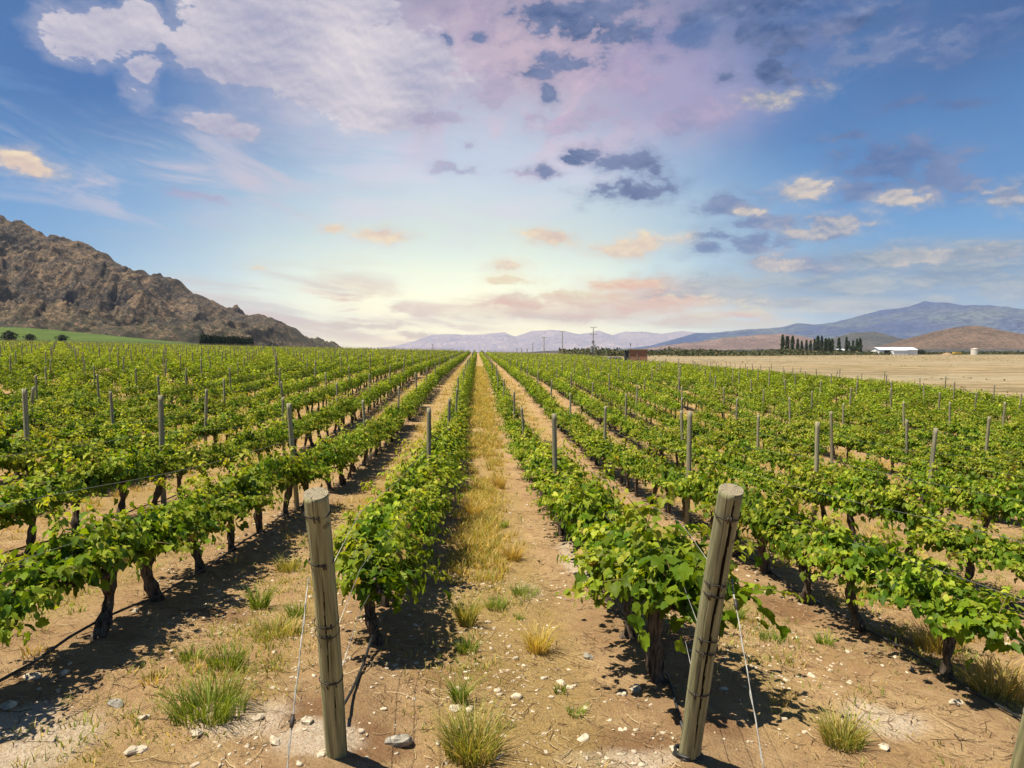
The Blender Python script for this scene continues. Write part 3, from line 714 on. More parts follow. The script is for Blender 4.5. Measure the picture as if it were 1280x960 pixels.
FP = []
for i in range(4):
    me = post_body(2.0 + .04 * i, .041 + .002 * i, 50 + i, 16).mesh('post', True); me.materials.append(M_fpost)
    for p in me.polygons:
        if len(p.vertices) > 4: p.use_smooth = False
    FP.append(me)
postpos = []
for k in range(-84, 17):
    for j in range(1, 36):
        y = 4.6 + 8.55 * j; x = rowx(k)
        if y > 300 or abs(x) > .8 * y + 3: continue
        px, py = project(x, y, float(gz(x, y)) + 1.5)
        if not (-50 < px < 1330): continue
        postpos.append((k, j, x + rng.normal(0, .05), y + rng.normal(0, .22)))
postpos.sort(key=lambda p: p[3]); cnt = {}
TAPER = []
for (k, j, x, y) in postpos[:290]:
    cnt[k] = cnt.get(k, 0) + 1
    ob = link('trellis_post', FP[int(rng.integers(0, 4))]); ob.location = (x, y, float(ground_z(x, y))); ob.rotation_euler = (rng.normal(0, .035), rng.normal(0, .035), rng.uniform(0, 6))
    ob.scale = (1, 1, rng.uniform(.95, 1.05))
    side = rowname(k)
    tag(ob, f'grey wooden post, {ORD[min(cnt[k], 40)]} from the front in {side}', 'post', 'wooden posts standing in the vine rows')
b = MB()
for (k, j, x, y) in postpos[290:]:
    z = float(gz(x, y)); h = 2.0 * rng.uniform(.94, 1.06); dx, dy = rng.normal(0, .04, 2)
    b.tube([(x, y, z), (x + dx, y + dy, z + h)], [.046, .043], 6)
fp = b.build('trellis_posts', M_fpost); tag(fp, 'distant wooden posts standing among the vine rows', 'posts', 'wooden posts standing in the vine rows', 'stuff')

# two big end posts, and the foot of a third at the right edge
def end_post(base_px, top_px, top_lean, label, seed, crack, bands, rows_k):
    bx, by, bz = hit(*base_px); d = ray(*top_px); yt = by - top_lean; top = Vector((d[0] * yt, yt, CAMZ + d[2] * yt)); base = Vector((bx, by, bz))
    ax = top - base; L = ax.length
    root = empty('end_post', base, 0, label, 'post', 'large round end posts of the vine rows'); root.rotation_mode = 'QUATERNION'
    root.rotation_quaternion = ax.to_track_quat('Z', 'X')
    vc = root.rotation_quaternion.inverted() @ (Vector((0, 0, CAMZ)) - base); PH = math.atan2(vc.y, vc.x)
    crack = [(PH - math.pi / 2 + c_[0], *c_[1:]) for c_ in crack]
    bd = post_body(L, .067, seed, 120, crack).build('post_shaft', M_post, root, True); bd.data.materials.append(M_end); bd.data.materials.append(M_split_shade)
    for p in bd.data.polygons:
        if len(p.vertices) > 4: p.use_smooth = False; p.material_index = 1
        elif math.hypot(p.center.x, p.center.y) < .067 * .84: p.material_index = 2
    for i, h in enumerate(bands):
        b = MB(); tl = rng.normal(0, .05); pts = []
        for q in range(28):
            th = 2 * math.pi * q / 28; pts.append((.0705 * math.cos(th), .0705 * math.sin(th), h * L + tl * .12 * math.cos(th) + .004 * math.sin(3 * th)))
        b.tube(pts, .0028, 6, closed=True)
        pts2 = [(p[0] * 1.01, p[1] * 1.01, p[2] + .006 + .003 * math.sin(q_)) for q_, p in enumerate(pts)]
        b.tube(pts2, .0024, 6, closed=True)
        for q in range(2):                              # twisted knot, on the side seen from the lane
            th = PH + rng.uniform(-.5, .5)
            b.tube([(.071 * math.cos(th), .071 * math.sin(th), h * L + .02), (.079 * math.cos(th), .079 * math.sin(th), h * L), (.072 * math.cos(th + .06), .072 * math.sin(th + .06), h * L - .022)], .004, 6)
        b.build('wire_band', M_dwire, root, True)
    return root, base, top, L
epL = end_post((422, 944), (395, 616), .62, 'thick round wooden end post leaning left, with a star-cracked flat top', 3, [(-.20, .07, .42, .80, .34), (.1, .05, .22, .62, .24), (-.9, .05, .5, .97, .1), (.35, .05, .8, .97, .14)], [.935, .775, .555, .515, .33], 0)
epR = end_post((860, 947), (914, 612), .70, 'thick round wooden end post leaning right, split by a long dark crack', 5, [(.40, .13, .15, .992, .50), (-.3, .04, .35, .7, .1), (.8, .05, .15, .55, .12)], [.925, .70, .665, .50, .455, .29], 1)
epE = end_post((1274, 988), (1358, 640), .60, 'end post at the right edge of the photo, only its foot showing', 8, [(.1, .05, .1, .8, .15)], [.93, .7, .5, .3], 2)

# guy wires with a clamp
def sagline(p, q, n_=14, sag=.0):
    p, q = Vector(p), Vector(q); return [p.lerp(q, i / (n_ - 1)) - Vector((0, 0, 4 * sag * (i / (n_ - 1)) * (1 - i / (n_ - 1)))) for i in range(n_)]
def on_post(ep, h, off): 
    _, b_, t_, L = ep; return b_.lerp(t_, h) + Vector(off)
def guy(ep, h, offp, foot_px, lab, kink):
    root = empty('guy_wire', (0, 0, 0), 0, lab, 'wire', 'guy wires holding the end posts')
    a = on_post(ep, h, offp); d = ray(*foot_px); yy = a.y - .62; e = Vector((d[0] * yy, yy, CAMZ + d[2] * yy))
    # carry on to the ground
    dirn = (e - a).normalized(); t = 0; p = a
    while p.z > float(ground_z(p.x, p.y)) - .02 and t < 6: t += .01; p = a + dirn * t
    b = MB(); pts = sagline(a, p, 22, .01); b.tube(pts, .0030, 7)
    pts2 = [q + Vector((.006 * math.cos(i * 2.2), .006 * math.sin(i * 2.2), 0)) for i, q in enumerate(pts)]; b.tube(pts2, .0022, 6)
    b.build('strand', M_wire, root, True)
    k = a.lerp(p, kink); b = MB(); b.tube([k + dirn * -.03, k, k + dirn * .03], [.009, .013, .009], 8); b.tube([k + Vector((-.018, 0, 0)), k + Vector((.018, 0, .004))], .005, 6); b.build('clamp', M_dwire, root, True)
    b = MB(); b.tube([p + Vector((0, 0, -.1)), p + Vector((0, 0, .03))], .012, 8); b.build('anchor', M_dwire, root, True)
guy(epL, .72, (-.073, -.03, 0), (361, 938), 'pale guy wire running down from the left end post', .42)
guy(epR, .71, (.075, -.03, 0), (950, 930), 'pale guy wire running down from the right end post', .08)

# trellis wires and drip hoses, one object per run
def wire_run(name, k, hgt, r, mat, lab, cat, grp, y0=4.5, y1=75, attach=None, wob_=0, drop=0):
    x = rowx(k); pts = []
    if attach is not None: pts.append(attach)
    ys = list(np.arange(y0 + (.9 if attach is not None else 0), 22, .5)) + list(np.arange(22, y1, 2.2))
    for y in ys:
        t = ((y - 4.6) / 8.55) % 1; sag = .035 * 4 * t * (1 - t) if not drop else 0
        pts.append(Vector((x + wob_ * (vnoise(y * .8, k * 3.3, 5) - .5) + .055, y, float(gz(x, y) + (gfine(x, y) if drop else 0)) + hgt - sag + (drop * float(vnoise(y * 1.1, k, 9)) if drop else 0))))
    b = MB(); b.tube(pts, r, 6); ob = b.build(name, mat, None, True); tag(ob, lab, cat, grp); return ob
HN = {.66: 'lowest', .98: 'middle', 1.42: 'topmost'}
for k in range(-6, 8):
    for i, (hh_, fr) in enumerate(((.66, .36), (.98, .53), (1.42, .76))):
        at_ = None
        if k == 0: at_ = on_post(epL, fr, (.06, .05, 0))
        if k == 1: at_ = on_post(epR, fr, (-.05, .05, 0))
        wire_run('trellis_wire', k, hh_, .0022, M_wire, f'{HN[hh_]} thin trellis wire strung along the {rowname(k)}', 'wire', 'trellis wires', attach=at_, y0=4.4)
for k in range(-6, 8):
    at_ = None
    if k == 1: at_ = epR[1] + Vector((.02, .08, .03))
    wire_run('drip_hose', k, .02, .012, M_hose, f'black drip irrigation hose lying along the {rowname(k)}', 'hose', 'drip hoses under the vines', y0=3.4 if k not in (0, 1) else (4.7), y1=70, wob_=.16, drop=.12 if k != 2 else .05, attach=at_)
b = MB(); bp = epR[1]; pts = []
for q in range(60):
    th = q / 60 * 4.2 * math.pi; pts.append((bp.x - .005 + (.082 + .006 * math.sin(q)) * math.cos(th), bp.y + (.082 + .006 * math.cos(q * 1.3)) * math.sin(th), bp.z + .012 + .035 * q / 60))
b.tube(pts, .011, 8); ob = b.build('hose_end', M_hose, None, True); tag(ob, 'black hose coiled around the foot of the right end post', 'hose')

# ------------------------------------------------------------------ grass
def blades(cx, cy, cz, nb, h, spread, lean, cols, w=.0045, seg=3, blob_=None):
    """curved blades; arrays per blade"""
    n_ = nb; th = rng.uniform(0, 2 * math.pi, n_); rr = spread * np.sqrt(rng.random(n_))
    bx = cx + rr * np.cos(th) * .5; by = cy + rr * np.sin(th) * .5
    hh_ = h * rng.uniform(.45, 1.1, n_); ln = lean * rng.uniform(.2, 1.2, n_) * hh_; ta = th + rng.normal(0, .5, n_)
    wa = rng.uniform(0, math.pi, n_); ww = w * rng.uniform(.7, 1.4, n_)
    V = np.zeros((n_, (seg + 1) * 2 - 1, 3)); F_ = []
    for s in range(seg + 1):
        t = s / seg; px_ = bx + np.cos(ta) * ln * t ** 1.8 ; py_ = by + np.sin(ta) * ln * t ** 1.8; pz_ = cz + hh_ * (t - .25 * lean * t ** 2.5)
        if s < seg:
            wd = ww * (1 - .75 * t)
            V[:, s * 2, 0] = px_ - np.cos(wa) * wd; V[:, s * 2, 1] = py_ - np.sin(wa) * wd; V[:, s * 2, 2] = pz_
            V[:, s * 2 + 1, 0] = px_ + np.cos(wa) * wd; V[:, s * 2 + 1, 1] = py_ + np.sin(wa) * wd; V[:, s * 2 + 1, 2] = pz_
        else: V[:, -1, 0] = px_; V[:, -1, 1] = py_; V[:, -1, 2] = pz_
    for s in range(seg - 1): F_ += [(s * 2, s * 2 + 1, s * 2 + 3), (s * 2, s * 2 + 3, s * 2 + 2)]
    F_ += [((seg - 1) * 2, (seg - 1) * 2 + 1, seg * 2)]
    k = V.shape[1]; Fo = (np.array(F_)[None] + (np.arange(n_) * k)[:, None, None]).reshape(-1, 3)
    c = cols[rng.integers(0, len(cols), n_)] * rng.uniform(.7, 1.25, (n_, 1))
    return V.reshape(-1, 3), Fo, np.repeat(c, k, 0)
GREEN = np.array([(.17, .25, .035), (.24, .31, .05), (.30, .34, .07), (.13, .19, .03)])
GOLD = np.array([(.60, .42, .12), (.68, .50, .18), (.50, .36, .10), (.38, .32, .08)])
MIXG = np.array([(.34, .35, .08), (.58, .45, .15), (.27, .30, .06), (.46, .40, .11), (.19, .24, .05)])
tufts = [(590, 945, .34, .36, MIXG, 'mixed', 420, 'green and straw coloured grass tuft at the bottom centre of the lane'), (672, 815, .20, .30, GOLD, 'g', 260, 'straw coloured grass tuft right of the lane centre, above a grey stone'),
         (583, 780, .17, .34, MIXG, 'm', 220, 'upright straw and green grass tuft left of the lane centre'), (574, 878, .10, .26, GREEN, 'g', 120, 'thin upright green grass tuft above the big bottom tuft'),
         (641, 700, .22, .30, GOLD, 'g', 240, 'golden grass tuft in the lane below the long golden strip'), (262, 895, .48, .28, GREEN, 'g', 460, 'broad green grass tuft left of the left end post'),
         (283, 832, .28, .20, GREEN, 'g', 200, 'low green tuft just behind the broad green tuft'), (240, 825, .2, .16, GREEN, 'g', 120, 'small green tuft beside the drip hose of the left row'),
         (325, 760, .18, .34, GREEN, 'g', 170, 'upright green tuft between left end post and left vine trunks'), (345, 795, .42, .2, MIXG, 'm', 260, 'spreading yellow green weeds left of the left end post'),
         (360, 712, .30, .22, MIXG, 'm', 190, 'yellow green tuft behind the left end post'), (372, 770, .2, .2, GREEN, 'g', 120, 'small green tuft touching the left end post outline'),
         (1053, 930, .26, .28, MIXG, 'm', 330, 'round green tuft on bare soil at lower right'), (1030, 805, .16, .14, GREEN, 'g', 130, 'small green tuft beside vine trunk right of right end post'),
         (1172, 812, .4, .36, GOLD, 'g', 320, 'golden grass tuft between two trunks at the right'), (1245, 868, .4, .34, GOLD, 'g', 300, 'golden grass tuft behind the rightmost vine trunk'),
         (592, 645, .25, .45, GOLD, 'g', 240, 'tall golden tuft at the near end of the golden strip'), (625, 610, .25, .5, GOLD, 'g', 240, 'tall golden tuft right of the golden strip'),
         (648, 775, .1, .1, GREEN, 'g', 60, 'tiny green weed left of the straw tuft'), (720, 893, .12, .1, GREEN, 'g', 70, 'tiny green weed near the pale stones at the bottom'),
         (620, 760, .22, .16, GREEN, 'g', 130, 'low green weed in the middle of the lane'), (655, 745, .3, .18, GREEN, 'g', 150, 'low green weed patch right of the lane middle'),
         (583, 815, .2, .2, GREEN, 'g', 110, 'green weed below the upright straw tuft'), (920, 775, .16, .26, GREEN, 'g', 120, 'green tuft behind the right end post'), (700, 865, .1, .08, GREEN, 'g', 50, 'tiny green weed below the straw tuft'),
         (628, 660, .16, .18, GREEN, 'g', 90, 'small green tuft beside the golden tuft in the lane'), (1075, 745, .3, .3, MIXG, 'm', 200, 'yellow green tuft behind vine trunks at the right'),
         (965, 800, .25, .12, GREEN, 'g', 120, 'flat green weed patch right of the right end post')]
for (px, py, wd, h, cols, _, nb, lab) in tufts:
    x, y, z = hit(px, py)
    v_, f_, t_ = blades(0, 0, 0, nb, h, wd, .75, cols, w=.0042, seg=4)
    ob = link('grass_tuft', np_mesh('grass_tuft', v_, f_, t_), M_grass, None, (x, y, z - .01)); tag(ob, lab, 'grass tuft', 'grass tufts on the bare soil')
def carpet(name, n_, xr, yr, h, per, cols, dens, lab, w=.006, spread=.16):
    xs = rng.uniform(*xr, n_); ys = yr[0] * (yr[1] / yr[0]) ** rng.random(n_)
    keep = dens(xs, ys) > rng.random(n_); xs, ys = xs[keep], ys[keep]; zs = ground_z(xs, ys)
    big = np.clip(ys / 16, 1, 3.0)
    X = np.repeat(xs, per); Y = np.repeat(ys, per); Z = np.repeat(zs, per); 
    v_, f_, t_ = blades(X, Y, Z - .01, len(X), np.repeat(h * rng.uniform(.5, 1.3, len(xs)) * np.clip(big, 1, 1.3), per), np.repeat(spread * big, per), .8, cols, w=w * np.repeat(big, per), seg=3)
    tc = np.repeat(rng.uniform(.75, 1.2, len(xs)), per * 7)[:, None]
    ob = link(name, np_mesh(name, v_, f_, t_ * tc), M_grass); tag(ob, lab, 'grass', kind='stuff')
def lane_c(x): return ((x - ROW0) % DROW) - DROW / 2      # 0 in the middle of a lane
def d_gold(x, y):
    cen = (x > -.9) & (x < 1.5); mid = np.where(cen, np.exp(-((lane_c(x) + .24 - .12 * sstep(18, 35, y)) / (.30 + .30 * sstep(14, 30, y))) ** 2) * (1 - .35 * sstep(14, 26, y)), np.exp(-((lane_c(x) + .12) / .60) ** 2)); nz = fbm(x * .8, y * .22, 4, 90)
    central = (np.abs(x - .1) < 1.2); nz = nz + .13 * ((x > -6) & (x < 6.5)) * sstep(7, 12, y) - (.05 + .05 * sstep(13, 24, y)) * cen
    return mid * sstep(.42, .58, nz + .14 * sstep(8, 16, y) + .06 * central * sstep(9, 13, y)) * (.22 + .78 * sstep(7, 12, y)) * .9
WP = [(*hit(a_, b_)[:2], r_) for a_, b_, r_ in ((330, 790, .5), (300, 840, .4), (250, 850, .3), (370, 720, .45), (345, 740, .3), (600, 760, .35), (580, 830, .25), (640, 750, .35), (560, 700, .3), (960, 790, .35), (915, 770, .25), (1075, 750, .4), (30, 690, .5), (1240, 860, .4), (1190, 830, .4), (590, 900, .2), (450, 640, .5), (420, 680, .4))]
def d_green(x, y):
    mid = np.exp(-((lane_c(x) - .05) / .62) ** 2); nz = fbm(x * .7 + 40, y * .3, 4, 70)
    patch = np.exp(-(((x - .2) / 1.6) ** 2 + ((y - 40) / 7) ** 2))
    loc = 0
    for (hx, hy, r_) in WP: loc = loc + np.exp(-((x - hx) / r_) ** 2 - ((y - hy) / (r_ * 1.5)) ** 2)
    return np.clip(mid * sstep(.50, .62, nz) * .8 * (.4 + .6 * sstep(5, 9, y)) + patch * .9 + loc * .8, 0, 1)
carpet('dry_grass', 30000, (-34, 38), (5.0, 120), .17, 14, GOLD, d_gold, 'dry golden grass growing along the lanes between vines')
carpet('dry_grass', 14000, (-.8, 1.3), (6.5, 110), .19, 14, np.concatenate([GOLD, GOLD, MIXG]), lambda x, y: d_gold(x, y), 'golden grass strip down the middle of the central lane', spread=.14)
carpet('green_weeds', 26000, (-30, 34), (3.8, 100), .10, 9, np.concatenate([GREEN, MIXG]), d_green, 'low green weeds growing in the lanes between vines', spread=.2)

carpet('mixed_weeds', 16000, (-4.6, 5.0), (3.9, 13), .085, 7, np.concatenate([GREEN, MIXG, MIXG, GOLD]),
       lambda x, y: np.clip(sum(np.exp(-((x - hx) / r_) ** 2 - ((y - hy) / (r_ * 1.5)) ** 2) for (hx, hy, r_) in WP) * .55
                            + .28 * sstep(.45, .62, fbm(x * 1.5, y * .8, 4, 61)) * np.exp(-((lane_c(x) + .1) / .6) ** 2) * (.6 + .8 * (x < -.9)), 0, 1),
       'short green and straw coloured weeds mixed between the front rows', w=.004, spread=.14)
# ------------------------------------------------------------------ stones, gravel and prunings
def stone_mesh(rs, r, flat=.55):
    b = MB(); nu, nv = 9, 6; vs = []; ph = rs.uniform(0, 6, 6)
    for j in range(nv + 1):
        f_ = math.pi * j / nv
        for i in range(nu):
            t = 2 * math.pi * i / nu; q = r * (1 + .22 * math.sin(2 * t + ph[0]) * math.sin(f_) + .14 * math.sin(3 * t + ph[1] + f_ * 2) + rs.normal(0, .05))
            vs.append((q * math.sin(f_) * math.cos(t) * 1.2, q * math.sin(f_) * math.sin(t), q * math.cos(f_) * flat))
    fs = [(j * nu + i, j * nu + (i + 1) % nu, (j + 1) * nu + (i + 1) % nu, (j + 1) * nu + i) for j in range(nv) for i in range(nu)]
    b.add(vs, [tuple(reversed(f)) for f in fs]); return b
stones = [(40, 848, .055, 0, 'long pale stone beside the drip hose at far left'), (46, 846, .03, 0, None), (246, 918, .045, 0, 'pale flat stone below the broad green tuft'), (168, 765, .035, 0, 'small pale stone between the two nearest left trunks'),
          (10, 885, .05, 0, 'whitish stone at the left edge of the photo'), (735, 823, .05, 1, 'grey stone in the right wheel track'), (795, 863, .045, 0, 'pale oblong stone left of the right end post'), (777, 869, .035, 0, 'round pale stone next to the oblong stone'),
          (500, 930, .075, 1, 'large grey stone right of the left end post foot'), (384, 902, .05, 0, 'pale stone left of the left end post foot'), (322, 900, .04, 0, None), (145, 882, .05, 1, 'dark grey stone on the soil at lower left'),
          (843, 938, .035, 0, 'pale stone touching the foot of the right end post'), (170, 940, .05, 0, 'pale stone on the whitish soil at lower left'), (520, 783, .03, 0, None), (404, 945, .035, 0, 'small pale stone at the foot of left end post'),
          (345, 928, .045, 0, None), (80, 842, .04, 0, None), (180, 898, .035, 0, None), (740, 693, .05, 0, None), (780, 705, .03, 0, None), (570, 888, .045, 0, 'tan flat stone above the bottom grass tuft'), (1195, 880, .05, 0, None), (1105, 935, .04, 0, None)]
rs = np.random.default_rng(5)
for i, (px, py, r, g_, lab) in enumerate(stones):
    x, y, z = hit(px, py); ob = stone_mesh(rs, r).build('stone', M_gstone if g_ else M_stone, None, False, (x, y, z + r * .12)); ob.rotation_euler = (rs.normal(0, .2), rs.normal(0, .2), rs.uniform(0, 6))
    tag(ob, lab or f'small pale stone lying on bare soil, one of several alike', 'stone', 'loose stones on the soil')
def scatter_mesh(templ, xs, ys, zs, sc, rot):
    v, q = templ; n_ = len(xs); c, s = np.cos(rot), np.sin(rot)
    V = np.zeros((n_, len(v), 3)); V[..., 0] = xs[:, None] + sc[:, None] * (v[None, :, 0] * c[:, None] - v[None, :, 1] * s[:, None]); V[..., 1] = ys[:, None] + sc[:, None] * (v[None, :, 0] * s[:, None] + v[None, :, 1] * c[:, None]); V[..., 2] = zs[:, None] + sc[:, None] * v[None, :, 2]
    return V.reshape(-1, 3), (q[None] + (np.arange(n_) * len(v))[:, None, None]).reshape(-1, q.shape[1])
Vs, Fs, off = [], [], 0
for q in range(6):
    v, f4, _ = stone_mesh(rs, 1.0, .6).arr(); n_ = 2600
    ys = 3.4 * (16 / 3.4) ** rng.random(n_); xs = rng.uniform(-7, 7, n_)
    keep = (fbm(xs * .8, ys * .8, 3, 44) > .40 + .25 * rng.random(n_)) & (lane(xs) > .1); xs, ys = xs[keep], ys[keep]
    V_, F_ = scatter_mesh((v, f4), xs, ys, ground_z(xs, ys), rng.gamma(1.4, .0045, len(xs)) + .003, rng.uniform(0, 6.3, len(xs))); Vs.append(V_); Fs.append(F_ + off); off += len(V_)
ob = link('gravel', np_mesh('gravel', np.concatenate(Vs), np.concatenate(Fs)), M_stone); tag(ob, 'small pale stones and gravel scattered over the soil', 'gravel', kind='stuff')
# prunings and straw litter
n_ = 30000; ys = 3.4 * (22 / 3.4) ** rng.random(n_); xs = rng.uniform(-9, 9, n_)
keep = (fbm(xs * 1.1, ys * 1.1, 3, 64) + .22 * np.exp(-((lane(xs) - .45) / .4) ** 2) > .42 + .25 * rng.random(n_)); xs, ys = xs[keep], ys[keep]; n_ = len(xs)
L_ = rng.gamma(1.6, .04, n_) + .025; th = rng.uniform(0, 6.3, n_); r_ = rng.uniform(.0010, .0034, n_); cv = rng.normal(0, .35, n_)
V = np.zeros((n_, 9, 3))
for s, t in enumerate((-.5, 0, .5)):
    a = th + cv * t; px_ = xs + np.cos(a) * L_ * t; py_ = ys + np.sin(a) * L_ * t; pz_ = ground_z(px_, py_) + r_ + .004 + .02 * rng.random(n_) * (s != 1)
    for k in range(3):
        w = 2.09 * k; V[:, s * 3 + k, 0] = px_ - np.sin(a) * r_ * math.cos(w); V[:, s * 3 + k, 1] = py_ + np.cos(a) * r_ * math.cos(w); V[:, s * 3 + k, 2] = pz_ + r_ * math.sin(w)
tf = np.array([(s * 3 + k, s * 3 + (k + 1) % 3, s * 3 + 3 + (k + 1) % 3, s * 3 + 3 + k) for s in range(2) for k in range(3)])
tc = np.array([(.36, .26, .14), (.22, .14, .08), (.50, .39, .23), (.10, .065, .04)])[rng.integers(0, 4, n_)]
m, n, o = newmat('litter'); pbr(n, o, attr(n), .9, .1)
ob = link('twigs', np_mesh('twigs', V.reshape(-1, 3), (tf[None] + (np.arange(n_) * 9)[:, None, None]).reshape(-1, 4), np.repeat(tc, 9, 0)), m); tag(ob, 'dry prunings and straw scattered on the soil under the rows', 'twigs', kind='stuff')

# ------------------------------------------------------------------ trees
def tree_meshes(rs, h, rw, shape, nl, size, cols, trunk_h, tr):
    """leaf-tuft crown through the crown's volume, trunk with limbs"""
    t = rs.random(nl); ang = rs.uniform(0, 2 * math.pi, nl)
    if shape == 'poplar': env = rw * np.sin(np.clip(t * .90 + .08, 0, 1) * math.pi) ** .45 * (1.0 - .25 * t)
    elif shape == 'cypress': env = rw * (1 - t ** 4) * (.85 + .15 * np.sin(t * 3))
    else: env = rw * np.sqrt(np.clip(1 - (2 * t - .9) ** 2, .02, 1))
    lob = 1 + .28 * np.sin(ang * 3 + t * 9 + rs.uniform(0, 6)) + .2 * np.sin(ang * 5 - t * 17)
    r = env * lob * rs.random(nl) ** .45
    P = np.stack([r * np.cos(ang), r * np.sin(ang), trunk_h + t * (h - trunk_h)], -1)
    Nn = np.stack([np.cos(ang), np.sin(ang), np.full(nl, .6)], -1) + rs.normal(0, .5, (nl, 3)); T = rs.normal(0, 1, (nl, 3)) + np.array([0, 0, .8 if shape != 'round' else 0])
    tint = np.array(cols)[rs.integers(0, len(cols), nl)] * rs.uniform(.7, 1.3, (nl, 1))
    v, f, c = leaf_cloud(P, Nn, T, size * rs.uniform(.7, 1.4, nl), tint, QV, QF)
    crown = np_mesh('crown', v, f, c); crown.materials.append(M_tree)
    b = MB(); b.tube([(0, 0, -.3), (.05, .03, h * .3), (0, .05, h * .6), (.02, 0, h * .9)], [tr, tr * .8, tr * .5, tr * .15], 8)
    for i in range(7):
        z = trunk_h + (h - trunk_h) * (.05 + .1 * i); a = i * 2.4; q = rw * .7
        b.tube([(0, 0, z), (q * .5 * math.cos(a), q * .5 * math.sin(a), z + q * .6), (q * math.cos(a) * .8, q * math.sin(a) * .8, z + q * 1.3)], [tr * .4, tr * .25, tr * .08], 5)
    tm = b.mesh('trunk', True); tm.materials.append(M_treebark); return tm, crown
def place_tree(name, ms, loc, sc, lab, cat, grp):
    r = empty(name, loc, rng.uniform(0, 6), lab, cat, grp); r.scale = sc
    link('trunk', ms[0], None, r); link('crown', ms[1], None, r); return r
def at(px, D): d = ray(px, 440); return d[0] * D, D, float(gz(d[0] * D, D))
rs = np.random.default_rng(9)
DKG = [(.022, .036, .014), (.034, .052, .018), (.016, .026, .012), (.045, .062, .024)]
pops = [tree_meshes(rs, 16, 1.5, 'poplar', 1000, .85, [(.030, .050, .016), (.048, .075, .022), (.022, .038, .014), (.07, .09, .03)], 1.2, .28) for _ in range(3)]
ppx = [978, 984, 990.5, 997, 1002, 1008, 1013, 1018, 1022, 1027, 1032, 1036, 1040, 1048.5, 1058, 1061, 1066, 1071, 1075]
phs = [23, 23, 22, 20, 16, 18, 17, 19, 22, 21, 19, 21, 19, 21, 21, 16, 18, 19, 20]
for i, (px, h) in enumerate(zip(ppx, phs)):
    D = 560 + 12 * math.sin(i * 1.7); x, y, z = at(px, D); s = h * D / FPX / 16 * 1.06
    gap = 'windbreak row' if i < 13 else 'cluster beside the white shed'
    num = i + 1 if i < 13 else i - 12
    wv = rng.uniform(.8, 1.35); place_tree('poplar_tree', pops[i % 3], (x, y, z), (s * wv, s * wv, s * rng.uniform(.93, 1.05)), f'{ORD[num]} dark poplar from the left in the {gap}', 'poplar', 'tall dark poplars by the farm')
rnd = [tree_meshes(rs, 5, 3.0, 'round', 900, .55, DKG, .6, .2) for _ in range(2)]
for i, (px, D, s, lab) in enumerate([(1066, 548, 1.5, 'broad dark tree in front of the poplar cluster'), (1050, 545, .9, 'small round tree before the yellow farmhouse'), (1128 + 18, 552, 1.0, 'round bush at the right end of the white shed'), (1092 - 2, 556, .9, 'small dark bush at left end of the white shed'),
                                     (1153, 570, .8, 'low dark bush right of the shed bush')]):
    x, y, z = at(px, D); place_tree('farm_tree', rnd[i % 2], (x, y, z), (s, s, s), lab, 'tree', 'trees around the farm')
for i, (px, D, s, lab) in enumerate([(12, 345, 1.15, 'dark round shrub at the left edge of the green field'), (38, 350, .8, 'smaller dark shrub in the green field, second from left'), (78, 356, .75, 'isolated dark shrub in the green field, rightmost')]):
    x, y, z = at(px, D); place_tree('shrub', rnd[i % 2], (x, y, z - .3), (s * 1.2, s, s * .85), lab, 'shrub', 'shrubs in the green field')
cyp = [tree_meshes(rs, 6.5, 1.35, 'cypress', 900, .5, DKG, .3, .15) for _ in range(3)]
for i in range(22):
    px = 252 + i * 3.0; D = 430 + .9 * i; d = ray(px, 434); x, y = d[0] * D, D; z = CAMZ + d[2] * D; z = float(gz(x, y)); s = rng.uniform(.93, 1.06)
    place_tree('windbreak_tree', cyp[i % 3], (x, y, z), (s * .95, s, s), f'{ORD[i + 1]} dark columnar tree from the left in the dense windbreak', 'tree', 'dense windbreak below the rocky hill')
# scrub along the far side of the dry field: nobody could count it
n_ = 80000; px_ = rng.uniform(700, 1500, n_); D_ = np.interp(px_, [700, 960, 1090, 1150], [330, 400, 490, 575]); D_ = D_ + (720 - D_) * rng.random(n_); uu = np.array([ray(p, 440)[0] for p in px_]); xs = uu * D_; band = fbm(xs * .02, D_ * .03, 4, 12)
keep = band > .36; xs, ys = xs[keep], D_[keep]; n_ = len(xs); zs = gz(xs, ys) + rng.random(n_) * (1.0 + 4.5 * fbm(xs * .05, ys * .02, 2, 14) ** 2 * (1.3 - .8 * sstep(200, 330, xs))) 
tint = np.array([(.05, .065, .025), (.065, .07, .03), (.035, .045, .02), (.13, .11, .055)])[rng.integers(0, 4, n_)]
v_, f_, t_ = leaf_cloud(np.stack([xs, ys, zs], -1), rng.normal(0, 1, (n_, 3)) + np.array([0, -.3, .9]), rng.normal(0, 1, (n_, 3)), rng.uniform(.7, 1.8, n_), tint, QV, QF)
ob = link('scrub', np_mesh('scrub', v_, f_, t_), M_tree); tag(ob, 'dark low scrub along the far edge of the dry field', 'scrub', kind='stuff')
# tufts of weeds across the dry field
n_ = 5000; xs = rng.uniform(40, 330, n_); ys = rng.uniform(35, 560, n_); k = (fbm(xs * .03, ys * .015, 4, 33) > .47) & (xs < ys * .86); xs, ys = xs[k], ys[k]; n_ = len(xs)
v_, f_, t_ = blades(np.repeat(xs, 6), np.repeat(ys, 6), np.repeat(gz(xs, ys), 6), n_ * 6, .28, .5, .8, np.array([(.34, .27, .13), (.20, .17, .08), (.12, .12, .05)]), w=.05, seg=2)
ob = link('field_weeds', np_mesh('field_weeds', v_, f_, t_), M_grass); tag(ob, 'sparse dry weeds across the bare field on the right', 'weeds', kind='stuff')

